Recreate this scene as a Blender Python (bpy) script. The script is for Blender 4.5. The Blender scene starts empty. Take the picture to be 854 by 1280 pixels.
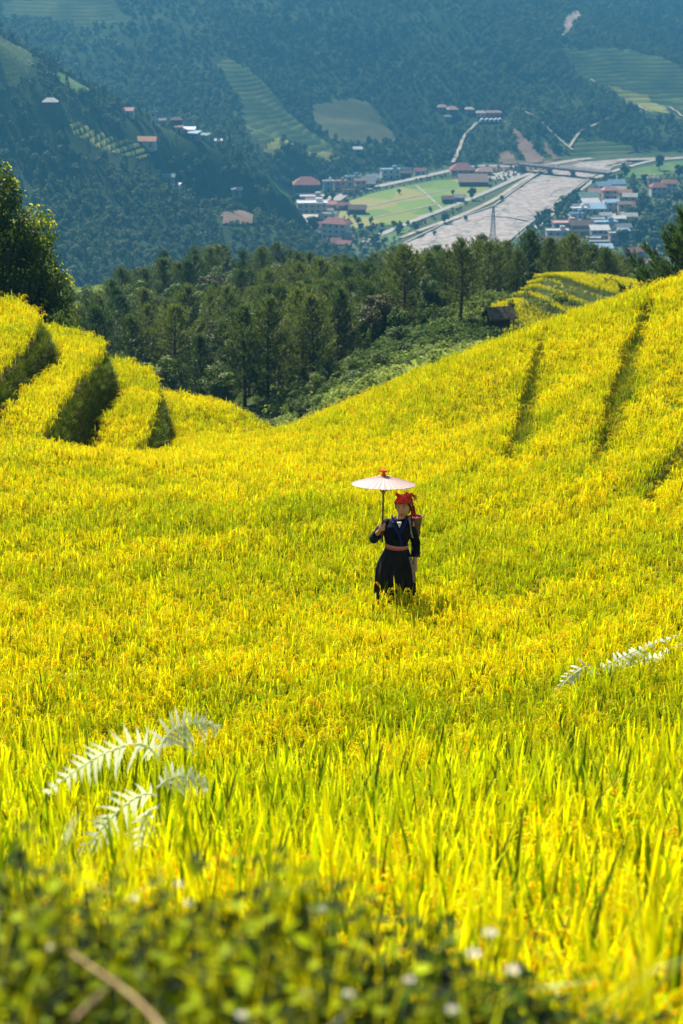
import bpy, bmesh, math, random
import numpy as np
from mathutils import Vector, Matrix, Euler, noise as mnoise
PI = math.pi
SC = bpy.context.scene
COL = SC.collection
rng = np.random.default_rng(7)
random.seed(7)

# ------------------------------------------------------------------ camera
PITCH = math.radians(18.0)
FPX = 2400.0                      # focal length in pixels of the 854 x 1280 photograph
CP, SP = math.cos(PITCH), math.sin(PITCH)
cam_d = bpy.data.cameras.new('camera'); cam = bpy.data.objects.new('camera', cam_d); COL.objects.link(cam)
cam.location = (0, 0, 0); cam.rotation_euler = (math.radians(90) - PITCH, 0, 0)
cam_d.sensor_fit = 'VERTICAL'; cam_d.sensor_height = 36; cam_d.lens = FPX / 1280 * 36
cam_d.clip_start = 0.05; cam_d.clip_end = 20000
cam_d.dof.use_dof = True; cam_d.dof.focus_distance = 20.0; cam_d.dof.aperture_fstop = 4.2
SC.camera = cam

def P(px, py, h):
    """point seen at pixel (px,py) whose ground distance ahead of the camera is h metres"""
    v = (640 - py) / FPX
    dy = CP + v * SP; dz = -SP + v * CP
    return (h * (px - 427) / FPX / dy, h, h * dz / dy)
def onz(px, py, z):
    v = (640 - py) / FPX
    dy = CP + v * SP; dz = -SP + v * CP
    h = z / (dz / dy)
    return (h * (px - 427) / FPX / dy, h, z)
def proj(x, y, z):
    d = y * CP - z * SP
    return 427 + FPX * x / d, 640 - FPX * (y * SP + z * CP) / d

# ------------------------------------------------------------------ world, sun
SUN_AZ = math.radians(-29)        # behind the scene, from the left
SUN_EL = math.radians(47)
sv = Vector((math.sin(SUN_AZ) * math.cos(SUN_EL), math.cos(SUN_AZ) * math.cos(SUN_EL), math.sin(SUN_EL)))
W = bpy.data.worlds.new('World'); SC.world = W; W.use_nodes = True
wn = W.node_tree.nodes; wl = W.node_tree.links
for n in list(wn): wn.remove(n)
sky = wn.new('ShaderNodeTexSky'); sky.sky_type = 'NISHITA'; sky.sun_disc = False
sky.sun_elevation = SUN_EL; sky.sun_rotation = SUN_AZ; sky.air_density = 1.0; sky.dust_density = 0.6
bg = wn.new('ShaderNodeBackground'); bg.inputs['Strength'].default_value = 0.05
wo = wn.new('ShaderNodeOutputWorld'); wl.new(sky.outputs[0], bg.inputs[0]); wl.new(bg.outputs[0], wo.inputs[0])
sd = bpy.data.lights.new('sun', 'SUN'); sd.energy = 5.0; sd.angle = math.radians(0.5); sd.color = (1.0, 0.95, 0.87)
so = bpy.data.objects.new('sun', sd); COL.objects.link(so); so.rotation_euler = sv.to_track_quat('Z', 'Y').to_euler()
so.location = (-30, 40, 40)
SC.view_settings.view_transform = 'Standard'; SC.view_settings.look = 'None'; SC.view_settings.gamma = 1
SC.view_settings.exposure = 1.42
cy = SC.cycles
cy.max_bounces = 5; cy.diffuse_bounces = 2; cy.glossy_bounces = 2; cy.transmission_bounces = 4; cy.volume_bounces = 0
cy.transparent_max_bounces = 8; cy.caustics_reflective = False; cy.caustics_refractive = False
cy.sample_clamp_indirect = 6
try: cy.use_denoising = True
except Exception: pass

# ------------------------------------------------------------------ helpers
def tag(o, label=None, cat=None, group=None, kind=None):
    if label: o['label'] = label
    if cat: o['category'] = cat
    if group: o['group'] = group
    if kind: o['kind'] = kind
    return o
def empty(name, loc=(0, 0, 0), rz=0, **k):
    o = bpy.data.objects.new(name, None); COL.objects.link(o); o.location = loc; o.rotation_euler = (0, 0, rz)
    o.empty_display_size = 0.3
    return tag(o, **k)
def npmesh(name, V, F, mats=(), mi=None, smooth=False, col=None):
    me = bpy.data.meshes.new(name)
    V = np.asarray(V, dtype=np.float32)
    if isinstance(F, np.ndarray):
        n, k = F.shape
        me.vertices.add(len(V)); me.vertices.foreach_set('co', V.ravel())
        me.loops.add(n * k); me.loops.foreach_set('vertex_index', F.astype(np.int32).ravel())
        me.polygons.add(n); me.polygons.foreach_set('loop_start', np.arange(0, n * k, k, dtype=np.int32))
        me.polygons.foreach_set('loop_total', np.full(n, k, dtype=np.int32))
        me.update(calc_edges=True)
    else:
        me.from_pydata([tuple(v) for v in V], [], F)
    for m in mats: me.materials.append(m)
    if mi is not None: me.polygons.foreach_set('material_index', np.asarray(mi, dtype=np.int32))
    if smooth: me.polygons.foreach_set('use_smooth', np.ones(len(me.polygons), dtype=bool))
    if col is not None:
        a = me.color_attributes.new('Col', 'FLOAT_COLOR', 'POINT')
        c = np.ones((len(V), 4), dtype=np.float32); c[:, :3] = col; a.data.foreach_set('color', c.ravel())
    me.validate(); me.update()
    return me
def link(name, me, parent=None, loc=None, rz=None, **k):
    o = bpy.data.objects.new(name, me); COL.objects.link(o)
    if parent: o.parent = parent
    if loc is not None: o.location = loc
    if rz is not None: o.rotation_euler = (0, 0, rz)
    return tag(o, **k)
class MB:
    """collects plain pieces, builds them as one mesh"""
    def __init__(s): s.v = []; s.f = []; s.m = []
    def add(s, V, F, m=0):
        o = len(s.v); s.v += [tuple(v) for v in V]; s.f += [tuple(i + o for i in f) for f in F]; s.m += [m] * len(F)
    def box(s, c, d, rz=0, m=0, taper=1.0):
        hx, hy, hz = d[0] / 2, d[1] / 2, d[2] / 2; V = []
        for z in (-1, 1):
            t = taper if z > 0 else 1
            for x, y in ((-1, -1), (1, -1), (1, 1), (-1, 1)):
                X, Y = x * hx * t, y * hy * t
                V.append((c[0] + X * math.cos(rz) - Y * math.sin(rz), c[1] + X * math.sin(rz) + Y * math.cos(rz), c[2] + z * hz))
        s.add(V, [(3, 2, 1, 0), (4, 5, 6, 7), (0, 1, 5, 4), (1, 2, 6, 5), (2, 3, 7, 6), (3, 0, 4, 7)], m)
    def tube(s, pts, rad, n=6, m=0, caps=True):
        pts = [Vector(p) for p in pts]; V = []; F = []
        if not hasattr(rad, '__len__'): rad = [rad] * len(pts)
        up = Vector((0.13, 0.31, 1)).normalized()
        for i, p in enumerate(pts):
            t = (pts[min(i + 1, len(pts) - 1)] - pts[max(i - 1, 0)]).normalized()
            a = t.cross(up)
            if a.length < 1e-3: a = t.cross(Vector((1, 0, 0)))
            a.normalize(); b = t.cross(a)
            for k in range(n):
                w = 2 * PI * k / n; V.append(p + (a * math.cos(w) + b * math.sin(w)) * rad[i])
        for i in range(len(pts) - 1):
            for k in range(n):
                F.append((i * n + k, i * n + (k + 1) % n, (i + 1) * n + (k + 1) % n, (i + 1) * n + k))
        if caps: F.append(tuple(range(n))[::-1]); F.append(tuple((len(pts) - 1) * n + k for k in range(n)))
        s.add(V, F, m)
    def mesh(s, name, mats, smooth=False):
        me = bpy.data.meshes.new(name); me.from_pydata(s.v, [], s.f)
        for m in mats: me.materials.append(m)
        me.polygons.foreach_set('material_index', s.m)
        if smooth: me.polygons.foreach_set('use_smooth', [True] * len(s.f))
        me.update(); return me
    def build(s, name, mats, parent=None, smooth=False, **k):
        if not isinstance(mats, (list, tuple)): mats = [mats]
        return link(name, s.mesh(name, mats, smooth), parent, **k)

# ------------------------------------------------------------------ materials
def mat(name, c, rough=0.7, spec=0.3, noise=None, c2=None, bump=0, metal=0):
    m = bpy.data.materials.new(name); m.use_nodes = True; nt = m.node_tree; b = nt.nodes['Principled BSDF']
    b.inputs['Base Color'].default_value = (*c, 1); b.inputs['Roughness'].default_value = rough
    b.inputs['Specular IOR Level'].default_value = spec; b.inputs['Metallic'].default_value = metal
    if noise:
        tc = nt.nodes.new('ShaderNodeTexCoord'); nz = nt.nodes.new('ShaderNodeTexNoise'); nz.inputs['Scale'].default_value = noise
        nz.inputs['Detail'].default_value = 6; nz.inputs['Roughness'].default_value = 0.65
        rp = nt.nodes.new('ShaderNodeValToRGB'); rp.color_ramp.elements[0].position = 0.38; rp.color_ramp.elements[1].position = 0.62
        rp.color_ramp.elements[0].color = (*c, 1); rp.color_ramp.elements[1].color = (*(c2 or c), 1)
        nt.links.new(tc.outputs['Object'], nz.inputs['Vector']); nt.links.new(nz.outputs['Fac'], rp.inputs[0])
        nt.links.new(rp.outputs[0], b.inputs['Base Color'])
        if bump:
            bp = nt.nodes.new('ShaderNodeBump'); bp.inputs['Strength'].default_value = 1; bp.inputs['Distance'].default_value = bump
            nt.links.new(nz.outputs['Fac'], bp.inputs['Height']); nt.links.new(bp.outputs[0], b.inputs['Normal'])
    return m
def leafmat(name, lo, hi, transl=0.45, rough=0.5, spec=0.25, mode='INSTANCER', tcol=None, tr_gain=1.3):
    """foliage: vertex colour 'Col' times a colour chosen by the per-copy number 'tint'; diffuse + translucent + a little gloss"""
    m = bpy.data.materials.new(name); m.use_nodes = True; nt = m.node_tree; N = nt.nodes; L = nt.links
    for n in list(N): N.remove(n)
    out = N.new('ShaderNodeOutputMaterial')
    rp = N.new('ShaderNodeMix'); rp.data_type = 'RGBA'
    rp.inputs[6].default_value = (*lo, 1); rp.inputs[7].default_value = (*hi, 1)
    if mode == 'INSTANCER':
        at = N.new('ShaderNodeAttribute'); at.attribute_type = 'INSTANCER'; at.attribute_name = 'tint'; L.new(at.outputs['Fac'], rp.inputs[0])
    else:
        oi = N.new('ShaderNodeObjectInfo'); L.new(oi.outputs['Random'], rp.inputs[0])
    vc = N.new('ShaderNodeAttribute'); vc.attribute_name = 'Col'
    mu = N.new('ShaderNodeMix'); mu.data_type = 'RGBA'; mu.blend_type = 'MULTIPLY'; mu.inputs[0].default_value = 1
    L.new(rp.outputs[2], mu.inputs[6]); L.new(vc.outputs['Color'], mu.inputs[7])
    pb = N.new('ShaderNodeBsdfPrincipled'); pb.inputs['Roughness'].default_value = rough; pb.inputs['Specular IOR Level'].default_value = spec
    L.new(mu.outputs[2], pb.inputs['Base Color'])
    tr = N.new('ShaderNodeBsdfTranslucent')
    g = N.new('ShaderNodeMix'); g.data_type = 'RGBA'; g.blend_type = 'MULTIPLY'; g.inputs[0].default_value = 1
    tc = tcol or (1, 1, 1); g.inputs[7].default_value = (tc[0] * tr_gain, tc[1] * tr_gain, tc[2] * tr_gain, 1)
    L.new(mu.outputs[2], g.inputs[6]); L.new(g.outputs[2], tr.inputs['Color'])
    mx = N.new('ShaderNodeMixShader'); mx.inputs[0].default_value = transl
    L.new(pb.outputs[0], mx.inputs[1]); L.new(tr.outputs[0], mx.inputs[2]); L.new(mx.outputs[0], out.inputs[0])
    return m

# ------------------------------------------------------------------ scatter (stuff nobody could count)
def protos(name, meshes):
    c = bpy.data.collections.new(name)
    for i, me in enumerate(meshes):
        o = bpy.data.objects.new('%s_%02d' % (name, i), me); c.objects.link(o)
    return c
def scatter(name, pts, rots, scl, idx, tint, coll):
    n = len(pts); me = bpy.data.meshes.new(name); me.vertices.add(n); me.vertices.foreach_set('co', np.asarray(pts, dtype=np.float32).ravel())
    for nm, ty, d, at in (('rot', 'FLOAT_VECTOR', rots, 'vector'), ('scl', 'FLOAT_VECTOR', scl, 'vector'), ('idx', 'INT', idx, 'value'), ('tint', 'FLOAT', tint, 'value')):
        a = me.attributes.new(nm, ty, 'POINT'); a.data.foreach_set(at, np.asarray(d, dtype=np.int32 if ty == 'INT' else np.float32).ravel())
    me.update()
    o = bpy.data.objects.new(name, me); COL.objects.link(o)
    g = bpy.data.node_groups.new(name, 'GeometryNodeTree')
    g.interface.new_socket('Geometry', in_out='INPUT', socket_type='NodeSocketGeometry'); g.interface.new_socket('Geometry', in_out='OUTPUT', socket_type='NodeSocketGeometry')
    N = g.nodes; L = g.links
    gi = N.new('NodeGroupInput'); go = N.new('NodeGroupOutput'); ip = N.new('GeometryNodeInstanceOnPoints'); ci = N.new('GeometryNodeCollectionInfo')
    ci.inputs['Collection'].default_value = coll; ci.inputs['Separate Children'].default_value = True; ci.inputs['Reset Children'].default_value = True
    def na(nm, ty):
        q = N.new('GeometryNodeInputNamedAttribute'); q.data_type = ty; q.inputs['Name'].default_value = nm
        return next(s for s in q.outputs if s.enabled and s.name == 'Attribute')
    er = N.new('FunctionNodeEulerToRotation'); L.new(na('rot', 'FLOAT_VECTOR'), er.inputs[0])
    ip.inputs['Pick Instance'].default_value = True
    L.new(gi.outputs[0], ip.inputs['Points']); L.new(ci.outputs[0], ip.inputs['Instance']); L.new(na('idx', 'INT'), ip.inputs['Instance Index'])
    L.new(er.outputs[0], ip.inputs['Rotation']); L.new(na('scl', 'FLOAT_VECTOR'), ip.inputs['Scale']); L.new(ip.outputs[0], go.inputs[0])
    md = o.modifiers.new('scatter', 'NODES'); md.node_group = g
    return o

# smooth value noise on arrays
_perm = rng.permutation(4096)
def vnoise(x, y, seed=0):
    x = np.asarray(x, float) + seed * 37.13; y = np.asarray(y, float) + seed * 91.7
    xi = np.floor(x).astype(np.int64); yi = np.floor(y).astype(np.int64); fx = x - xi; fy = y - yi
    fx = fx * fx * (3 - 2 * fx); fy = fy * fy * (3 - 2 * fy)
    def hsh(a, b): return _perm[(a * 73 + _perm[(b * 31 + seed * 17) & 4095]) & 4095] / 4095.0
    return (hsh(xi, yi) * (1 - fx) + hsh(xi + 1, yi) * fx) * (1 - fy) + (hsh(xi, yi + 1) * (1 - fx) + hsh(xi + 1, yi + 1) * fx) * fy
def fbm(x, y, seed=0, octv=4):
    s = 0; a = 0.5; f = 1.0
    for k in range(octv): s = s + a * vnoise(x * f, y * f, seed + k); a *= 0.5; f *= 2.03
    return s / (1 - 0.5 ** octv)
def sstep(a, b, x):
    t = np.clip((x - a) / (b - a), 0, 1); return t * t * (3 - 2 * t)
def inpoly(x, y, poly):
    x = np.asarray(x, float); y = np.asarray(y, float); r = np.zeros(x.shape, bool); n = len(poly)
    for i in range(n):
        x0, y0 = poly[i]; x1, y1 = poly[(i + 1) % n]
        if y0 == y1: continue
        c = ((y0 > y) != (y1 > y)) & (x < (x1 - x0) * (y - y0) / (y1 - y0) + x0); r ^= c
    return r
def polydist(x, y, pl):
    """distance to an open polyline, signed (+ on the left of its direction), and the parameter along (metres)"""
    x = np.asarray(x, float); y = np.asarray(y, float); best = np.full(x.shape, 1e9); sg = np.zeros(x.shape); al = np.zeros(x.shape); acc = 0
    for (x0, y0), (x1, y1) in zip(pl[:-1], pl[1:]):
        dx, dy = x1 - x0, y1 - y0; L = math.hypot(dx, dy); t = np.clip(((x - x0) * dx + (y - y0) * dy) / L / L, 0, 1)
        d = np.hypot(x - x0 - t * dx, y - y0 - t * dy); c = dx * (y - y0) - dy * (x - x0); m = d < best - 1e-9
        best = np.where(m, d, best); sg = np.where(m, np.sign(c), sg); al = np.where(m, acc + t * L, al); acc += L
    return best * np.where(sg == 0, 1, sg), al
def resample(pl, step):
    out = [pl[0]]
    for a, b in zip(pl[:-1], pl[1:]):
        n = max(1, int(math.hypot(b[0] - a[0], b[1] - a[1]) / step))
        for k in range(1, n + 1): out.append((a[0] + (b[0] - a[0]) * k / n, a[1] + (b[1] - a[1]) * k / n))
    return out
def smoothpl(pl, it=2):
    for _ in range(it):
        q = [pl[0]]
        for a, b in zip(pl[:-1], pl[1:]):
            q.append((a[0] * .75 + b[0] * .25, a[1] * .75 + b[1] * .25)); q.append((a[0] * .25 + b[0] * .75, a[1] * .25 + b[1] * .75))
        q.append(pl[-1]); pl = q
    return pl
# ================================================================== the lie of the land
ZV = -183.0                       # valley floor
RICE = 0.60                       # height of the rice
ctl = []
def cz(x, h, z): ctl.append((x, h, z))
def cp(px, py, h, dz=0.0):
    x, y, z = P(px, py, h); ctl.append((x, y, z + dz))
R_ = -RICE
# near field (tops of the rice)
for px, py, h in ((427, 1050, 7.2), (0, 1060, 7.2), (854, 1040, 6.8), (427, 900, 12.3), (0, 900, 12.5), (854, 900, 11.7), (427, 800, 16.0), (40, 800, 16.2), (854, 800, 14.9),
                  (490, 738, 19), (0, 740, 19.2), (854, 740, 17.5), (427, 640, 25), (100, 660, 23.6), (0, 600, 28), (640, 660, 24), (854, 660, 21),
                  (427, 560, 35), (700, 560, 30.5), (854, 560, 26.5), (854, 450, 33), (750, 470, 34), (600, 520, 36), (240, 600, 31), (240, 560, 36.5),
                  (450, 490, 45), (600, 430, 43.5), (720, 385, 41.8), (854, 340, 40.5), (520, 464, 44.4), (340, 541, 45)):
    cp(px, py, h, R_)
for x, h, z in ((-9, 30, -8.9), (-9, 34, -10.0), (-9, 38, -10.95), (-9, 44, -12.0), (-9, 50, -12.5), (-5.5, 32.5, -9.2), (-5, 36, -10.4), (-5, 40, -11.4), (-4.5, 44, -12.1), (-4, 48, -12.3), (-2.5, 46, -12.4), (-2.5, 42, -11.8), (-14, 36, -10), (-14, 46, -12)):
    cz(x, h, z + R_)
for x, h, z in ((12, 33, -6.0), (12, 39.5, -6.2), (11, 24, -5.6), (9, 14, -4.7), (-9, 18, -6.9), (-10, 10, -5.1), (8, 7, -3.5), (-7, 7, -4.0), (0, 3.4, -2.85), (2.5, 3.4, -2.85), (-2.5, 3.4, -2.85), (0, 4.5, -3.3), (3, 4.5, -3.3), (-3, 4.5, -3.3), (0, 0.6, -1.48), (2, 0.8, -1.52), (-2, 0.8, -1.44), (0, 1.9, -1.53), (1.0, 1.9, -1.60), (-1.0, 1.9, -1.46), (0, 2.45, -1.66), (-1.0, 2.45, -1.58), (1.0, 2.45, -1.76), (0, 2.85, -2.1), (1.2, 2.85, -2.15), (-1.2, 2.85, -2.0)):
    cz(x, h, z + (R_ if h > 4.6 else 0))
# the drop behind the edge of the field
EDGE = [(-30, 55), (-13, 52), (-6, 50.6), (-4.6, 49.6), (-3.4, 48.6), (-2.5, 47.2), (-1.7, 45.9), (0.4, 45.7), (1.8, 45.3), (3.2, 44.3), (5.2, 42.6), (7.3, 41.3), (12, 40), (24, 40)]
for x, h, z in ((-12, 60, -17.5), (-5, 57, -17), (-1.5, 53, -16.5), (2, 52, -16), (6, 49, -13.5), (12, 47, -11.5), (-12, 75, -27), (-4, 70, -24.5), (2, 64, -21.5), (9, 58, -18), (16, 56, -16)):
    cz(x, h, z)
# weedy slope and the dip in front of the pines
for px, py, h in ((430, 515, 80), (450, 492, 90), (530, 452, 102), (390, 520, 86), (540, 430, 110), (350, 545, 84), (580, 440, 108), (480, 445, 112), (620, 455, 98), (700, 440, 90), (800, 400, 85)):
    cp(px, py, h)
for px, py, h in ((300, 560, 105), (200, 540, 110), (100, 525, 110), (0, 515, 110), (420, 470, 125), (300, 500, 135), (150, 470, 140), (0, 460, 140), (450, 440, 150), (300, 430, 170), (150, 420, 170), (0, 420, 170),
                  (540, 405, 160), (450, 384, 205), (300, 370, 215), (150, 382, 215), (0, 385, 215), (600, 385, 200), (120, 368, 240), (60, 372, 240)):
    cp(px, py, h)
# knoll with terraces and hut (tops of the rice), ground behind it
KN = -0.45
for px, py, h in ((640, 400, 116), (620, 364, 122), (700, 353, 126), (790, 363, 123), (750, 385, 117), (700, 405, 114), (650, 418, 113), (590, 378, 122), (620, 400, 113), (830, 375, 112)):
    cp(px, py, h, KN)
for px, py, h in ((560, 385, 145), (640, 392, 150), (720, 392, 150), (800, 392, 150), (860, 385, 140), (640, 392, 190), (760, 390, 190), (860, 390, 190)):
    cp(px, py, h)
# the far side of the pine ridge falls to the valley
for t in (-0.32, -0.2, -0.1, 0, 0.1, 0.2, 0.32):
    for h, z in ((280, -66), (380, -105), (520, -150)): cz(t * h, h, z)
    cz(t * 700, 700, -186 if t > -0.1 else -165)
# valley floor
for px, py in ((430, 300), (520, 290), (600, 270), (700, 250), (760, 215), (560, 235), (640, 228), (854, 210), (854, 240), (770, 250), (700, 320), (480, 232), (430, 260), (360, 318), (390, 300), (820, 330), (940, 300), (940, 215), (400, 240)):
    x, y, z = onz(px, py, ZV); cz(x, y, -188)
# foot of the far mountain
for px, py in ((430, 226), (480, 217), (560, 213), (620, 209), (680, 203), (720, 199), (780, 197), (854, 194), (950, 190)):
    x, y, z = onz(px, py, ZV); cz(x, y, ZV - 1)
# left spur
for px, py, h in ((-60, 20, 930), (0, 56, 950), (60, 92, 965), (110, 120, 980), (170, 152, 990), (240, 172, 1000), (280, 188, 1010), (330, 214, 1020), (365, 248, 1035), (50, 200, 880), (50, 300, 800), (-60, 180, 860), (-60, 300, 790),
                  (200, 250, 900), (200, 325, 830), (300, 265, 950), (100, 150, 935), (330, 240, 985), (150, 200, 935)):
    cp(px, py, h)
for px, py in ((318, 300), (345, 290), (378, 262), (385, 240), (300, 335)):
    x, y, z = onz(px, py, ZV); cz(x, y, ZV - 2)
for px, py, h in ((-60, 110, 1120), (0, 130, 1120), (100, 170, 1130), (200, 205, 1140), (290, 225, 1150)): cp(px, py, h)
# far mountain
for px, py, h in ((-80, 20, 1440), (0, 0, 1480), (100, 80, 1370), (200, 140, 1290), (300, 60, 1480), (300, 150, 1330), (360, 200, 1240), (430, 150, 1390), (430, 50, 1570), (430, 0, 1660), (200, 20, 1480), (560, 150, 1440), (560, 50, 1600), (560, 0, 1700),
                  (700, 150, 1480), (700, 90, 1620), (720, 55, 1750), (700, 0, 2050), (640, 100, 1560), (854, 150, 1500), (854, 80, 1780), (854, 30, 2200), (854, 0, 2450), (790, 120, 1580), (950, 150, 1500), (950, 60, 2000), (950, 0, 2500)):
    cp(px, py, h)
for t, h, z in ((-.25, 1700, -20), (-.1, 1850, -10), (0, 2000, -5), (.1, 2600, -20), (.2, 3000, -20), (-.35, 1600, -30), (.35, 3000, -20), (-.25, 2200, 40), (-.1, 2400, 45), (0, 2600, 45), (.1, 3200, 45), (.2, 3600, 45), (.35, 3600, 45), (-.35, 2200, 40)):
    cz(t * h, h, z)

C = np.array(ctl)
def uv(x, h):
    return x / (h + 4.0), np.log(h + 4.0)
cu, cv = uv(C[:, 0], C[:, 1]); cw = C[:, 2] / (C[:, 1] + 2.0)
def _phi(r2): return 0.5 * r2 * np.log(r2 + 1e-12)
A = _phi((cu[:, None] - cu[None]) ** 2 + (cv[:, None] - cv[None]) ** 2); n_ = len(C)
A[np.diag_indices(n_)] += 1e-4
Pm = np.stack([np.ones(n_), cu, cv], 1)
M_ = np.block([[A, Pm], [Pm.T, np.zeros((3, 3))]])
sol = np.linalg.solve(M_, np.concatenate([cw, np.zeros(3)])); lam, aff = sol[:n_], sol[n_:]
def tps(x, h):
    u, v = uv(x, h); s = np.full(u.shape, aff[0]) + aff[1] * u + aff[2] * v
    for i in range(n_): s += lam[i] * _phi((u - cu[i]) ** 2 + (v - cv[i]) ** 2)
    return s * (h + 2.0)

# terrace banks of the near field: (line of the upper edge, growth of the height along it, height)
BANKS = [
    (smoothpl([(-7.8, 31.5), (-7.0, 33.5), (-6.85, 36), (-6.8, 38.5), (-6.6, 41.3), (-6.8, 43.0), (-7.6, 44.4), (-10, 45.6), (-20, 48)]), 0, 3.5, 1.1, lambda h: -9.0 + 0 * h),
    (smoothpl([(-6.4, 33.0), (-5.7, 33.6), (-5.5, 35.0), (-5.55, 38.3), (-5.45, 41), (-5.4, 43.0), (-5.7, 44.6), (-6.6, 46.0), (-9, 47.2), (-20, 50)]), 0, 3.0, 1.1, lambda h: -9.3 - .067 * (h - 34.5)),
    (smoothpl([(-4.7, 36.6), (-4.15, 37.4), (-4.0, 39.2), (-4.12, 41.5), (-4.3, 43.8), (-4.6, 45.9), (-5.4, 47.4), (-8, 49.0), (-20, 52)]), 0, 3.2, 1.2, lambda h: -10.6 - .075 * (h - 39.5)),
]
# grassy strips between paddies on the right (plan view lines and widths)
def strip(pix):
    return [P(px, py, h)[:2] for px, py, h in pix]
STRIPS = [
    (strip([(681, 428, 41.5), (668, 470, 38.0), (657, 510, 34.8), (645, 550, 32.0), (636, 580, 30.2)]), (0.12, 0.34, 0.48, 0.46, 0.1)),
    (strip([(824, 362, 40.2), (806, 400, 38.2), (789, 440, 35.4), (770, 490, 32.0), (754, 530, 29.8), (744, 556, 28.4)]), (0.22, 0.32, 0.44, 0.5, 0.42, 0.1)),
    (strip([(880, 505, 28.5), (850, 555, 26.2), (820, 585, 25.0), (790, 612, 23.9)]), (0.55, 0.6, 0.42, 0.1)),
]
def stripmask(x, h, pad=0.0):
    m = np.zeros(np.shape(x), bool)
    for pl, w in STRIPS:
        d, al = polydist(x, h, pl); L = [0]
        for a, b in zip(pl[:-1], pl[1:]): L.append(L[-1] + math.hypot(b[0] - a[0], b[1] - a[1]))
        m |= np.abs(d) < (np.interp(al, L, w) * 0.5 + pad + 0.05 * (vnoise(x * 4, h * 4, 5) - 0.5))
    return m
def bankset(x, h, z):
    g = np.zeros(np.shape(x))
    for pl, a0, a1, H, T in BANKS[::-1]:
        d, al = polydist(x, h, pl); wid = 0.34 + 0.08 * (vnoise(x * 2, h * 2, 3) - .5)
        k = sstep(a0, a1, al); f = sstep(0.0, 1.0, (d + wid) / wid); t = T(h) - RICE
        z = z + (t - z) * k * f * (1 - sstep(47, 54, h))
        g = np.maximum(g, np.where((d > -wid - 0.02) & (d < 0.05), k * H, 0))
    return z, g
TERR_POLY = [P(*q)[:2] for q in ((598, 372, 121), (640, 352, 128), (700, 350, 128), (800, 360, 124), (850, 372, 116), (760, 412, 112), (650, 428, 111), (622, 408, 113))]
def hill_noise(x, h):
    r = fbm(x / 120, h / 120, 11, 4); r2 = 1 - np.abs(2 * fbm(x / 210 + h / 700, h / 330, 15, 4) - 1)
    return (r - .5) * 22 + (r2 - .75) * 34
def fold(x, h):
    """low terrace steps that sweep across the field from near left to far right"""
    q = (h - 0.75 * x - 0.06 * np.maximum(x + 3, 0) ** 2 + 1.6 * (fbm(x / 5 + 3, h / 9, 51, 2) - .5)) / 2.7
    fr = q - np.floor(q); a = sstep(9, 13, h) * (1 - sstep(30, 35, h)) * 0.32 * (1 - np.exp(-((x - .9) ** 2 + (h - 17.8) ** 2) / 5.0))
    return a * (fr - sstep(.80, .98, fr) - .2), fr, a
KL = [[onz(px, py, z)[:2] for px, py in L] for L, z in (([(650, 404), (664, 409), (684, 415), (700, 420)], -25.9), ([(634, 356), (640, 366), (662, 382), (690, 393), (712, 400)], -25.7), ([(652, 356), (664, 367), (692, 381), (738, 393)], -25.4), ([(676, 360), (692, 368), (716, 375), (752, 386)], -25.1), ([(682, 352), (697, 359), (728, 370), (770, 381)], -24.8))]
def knoll(x, h):
    s = np.full(np.shape(x), -1.05); b = np.zeros(np.shape(x), bool)
    for L in KL:
        d, al = polydist(x, h, L); s = s + 0.36 * sstep(-.12, .12, d); b |= (d > -.28) & (d < .14)
    return s, b
def ground(x, h):
    x = np.asarray(x, float); h = np.asarray(h, float)
    z = tps(x, h)
    far = sstep(640, 760, h)
    up = sstep(0, 16, z - ZV)
    z = z + far * up * hill_noise(x, h) * sstep(760, 900, h) * (0.35 + 0.65 * sstep(1050, 1200, h))
    z = np.where(h > 620, np.maximum(z, ZV) , z)
    z = z + np.where(h < 60, fold(x, h)[0], 0)
    z = np.where(h < 60, bankset(x, h, z)[0], z)
    # steps of the knoll
    kn = inpoly(x, h, TERR_POLY)
    z = np.where(kn, z + knoll(x, h)[0], z)
    mid = sstep(52, 62, h) * (1 - sstep(500, 600, h)) * (~kn)
    z = z + mid * (fbm(x / 6, h / 6, 21, 3) - .5) * 1.0
    z = z + (1 - sstep(50, 56, h)) * (fbm(x * 1.3, h * 1.3, 8, 3) - .5) * 0.10
    z = z - 0.03 * np.exp(-((x - .565) ** 2 + (h - 19.0) ** 2) / .09)
    # strips lie a little lower
    m = stripmask(x, h, 0.02) & (h < 50)
    z = z - np.where(m, 0.06, 0)
    return z

rows = []
h = 0.3
while h < 4300:
    rows.append(h)
    if h < 24: r = 0.013
    elif h < 56: r = 0.0038
    elif h < 110: r = 0.012
    elif h < 132: r = 0.002
    elif h < 700: r = 0.012
    elif h < 2000: r = 0.0055
    else: r = 0.012
    h += max(0.06, h * r)
HR = np.array(rows); TC = np.linspace(-0.34, 0.34, 560)
HH, TT = np.meshgrid(HR, TC, indexing='ij'); XX = TT * (HH + 7.0)
ZZ = ground(XX, HH)
nr, nc = HH.shape
gi = np.arange(nr * nc).reshape(nr, nc)
GF = np.stack([gi[:-1, :-1], gi[:-1, 1:], gi[1:, 1:], gi[1:, :-1]], -1).reshape(-1, 4)
fx = XX[:-1, :-1].ravel(); fh = HH[:-1, :-1].ravel(); fz = ZZ[:-1, :-1].ravel()
mi = np.where(fh < 56, 0, np.where(fh < 640, 1, np.where(fz > ZV + 0.4, 2, 3)))
gb = bankset(fx, fh, fz)[1]; mi = np.where((fh < 56) & ((gb > 0.1) | stripmask(fx, fh)), 4, mi)
M_soil = mat('paddy_soil', (0.10, 0.075, 0.02), 0.9, 0.1, 6.0, (0.055, 0.05, 0.015), 0.03)
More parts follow.
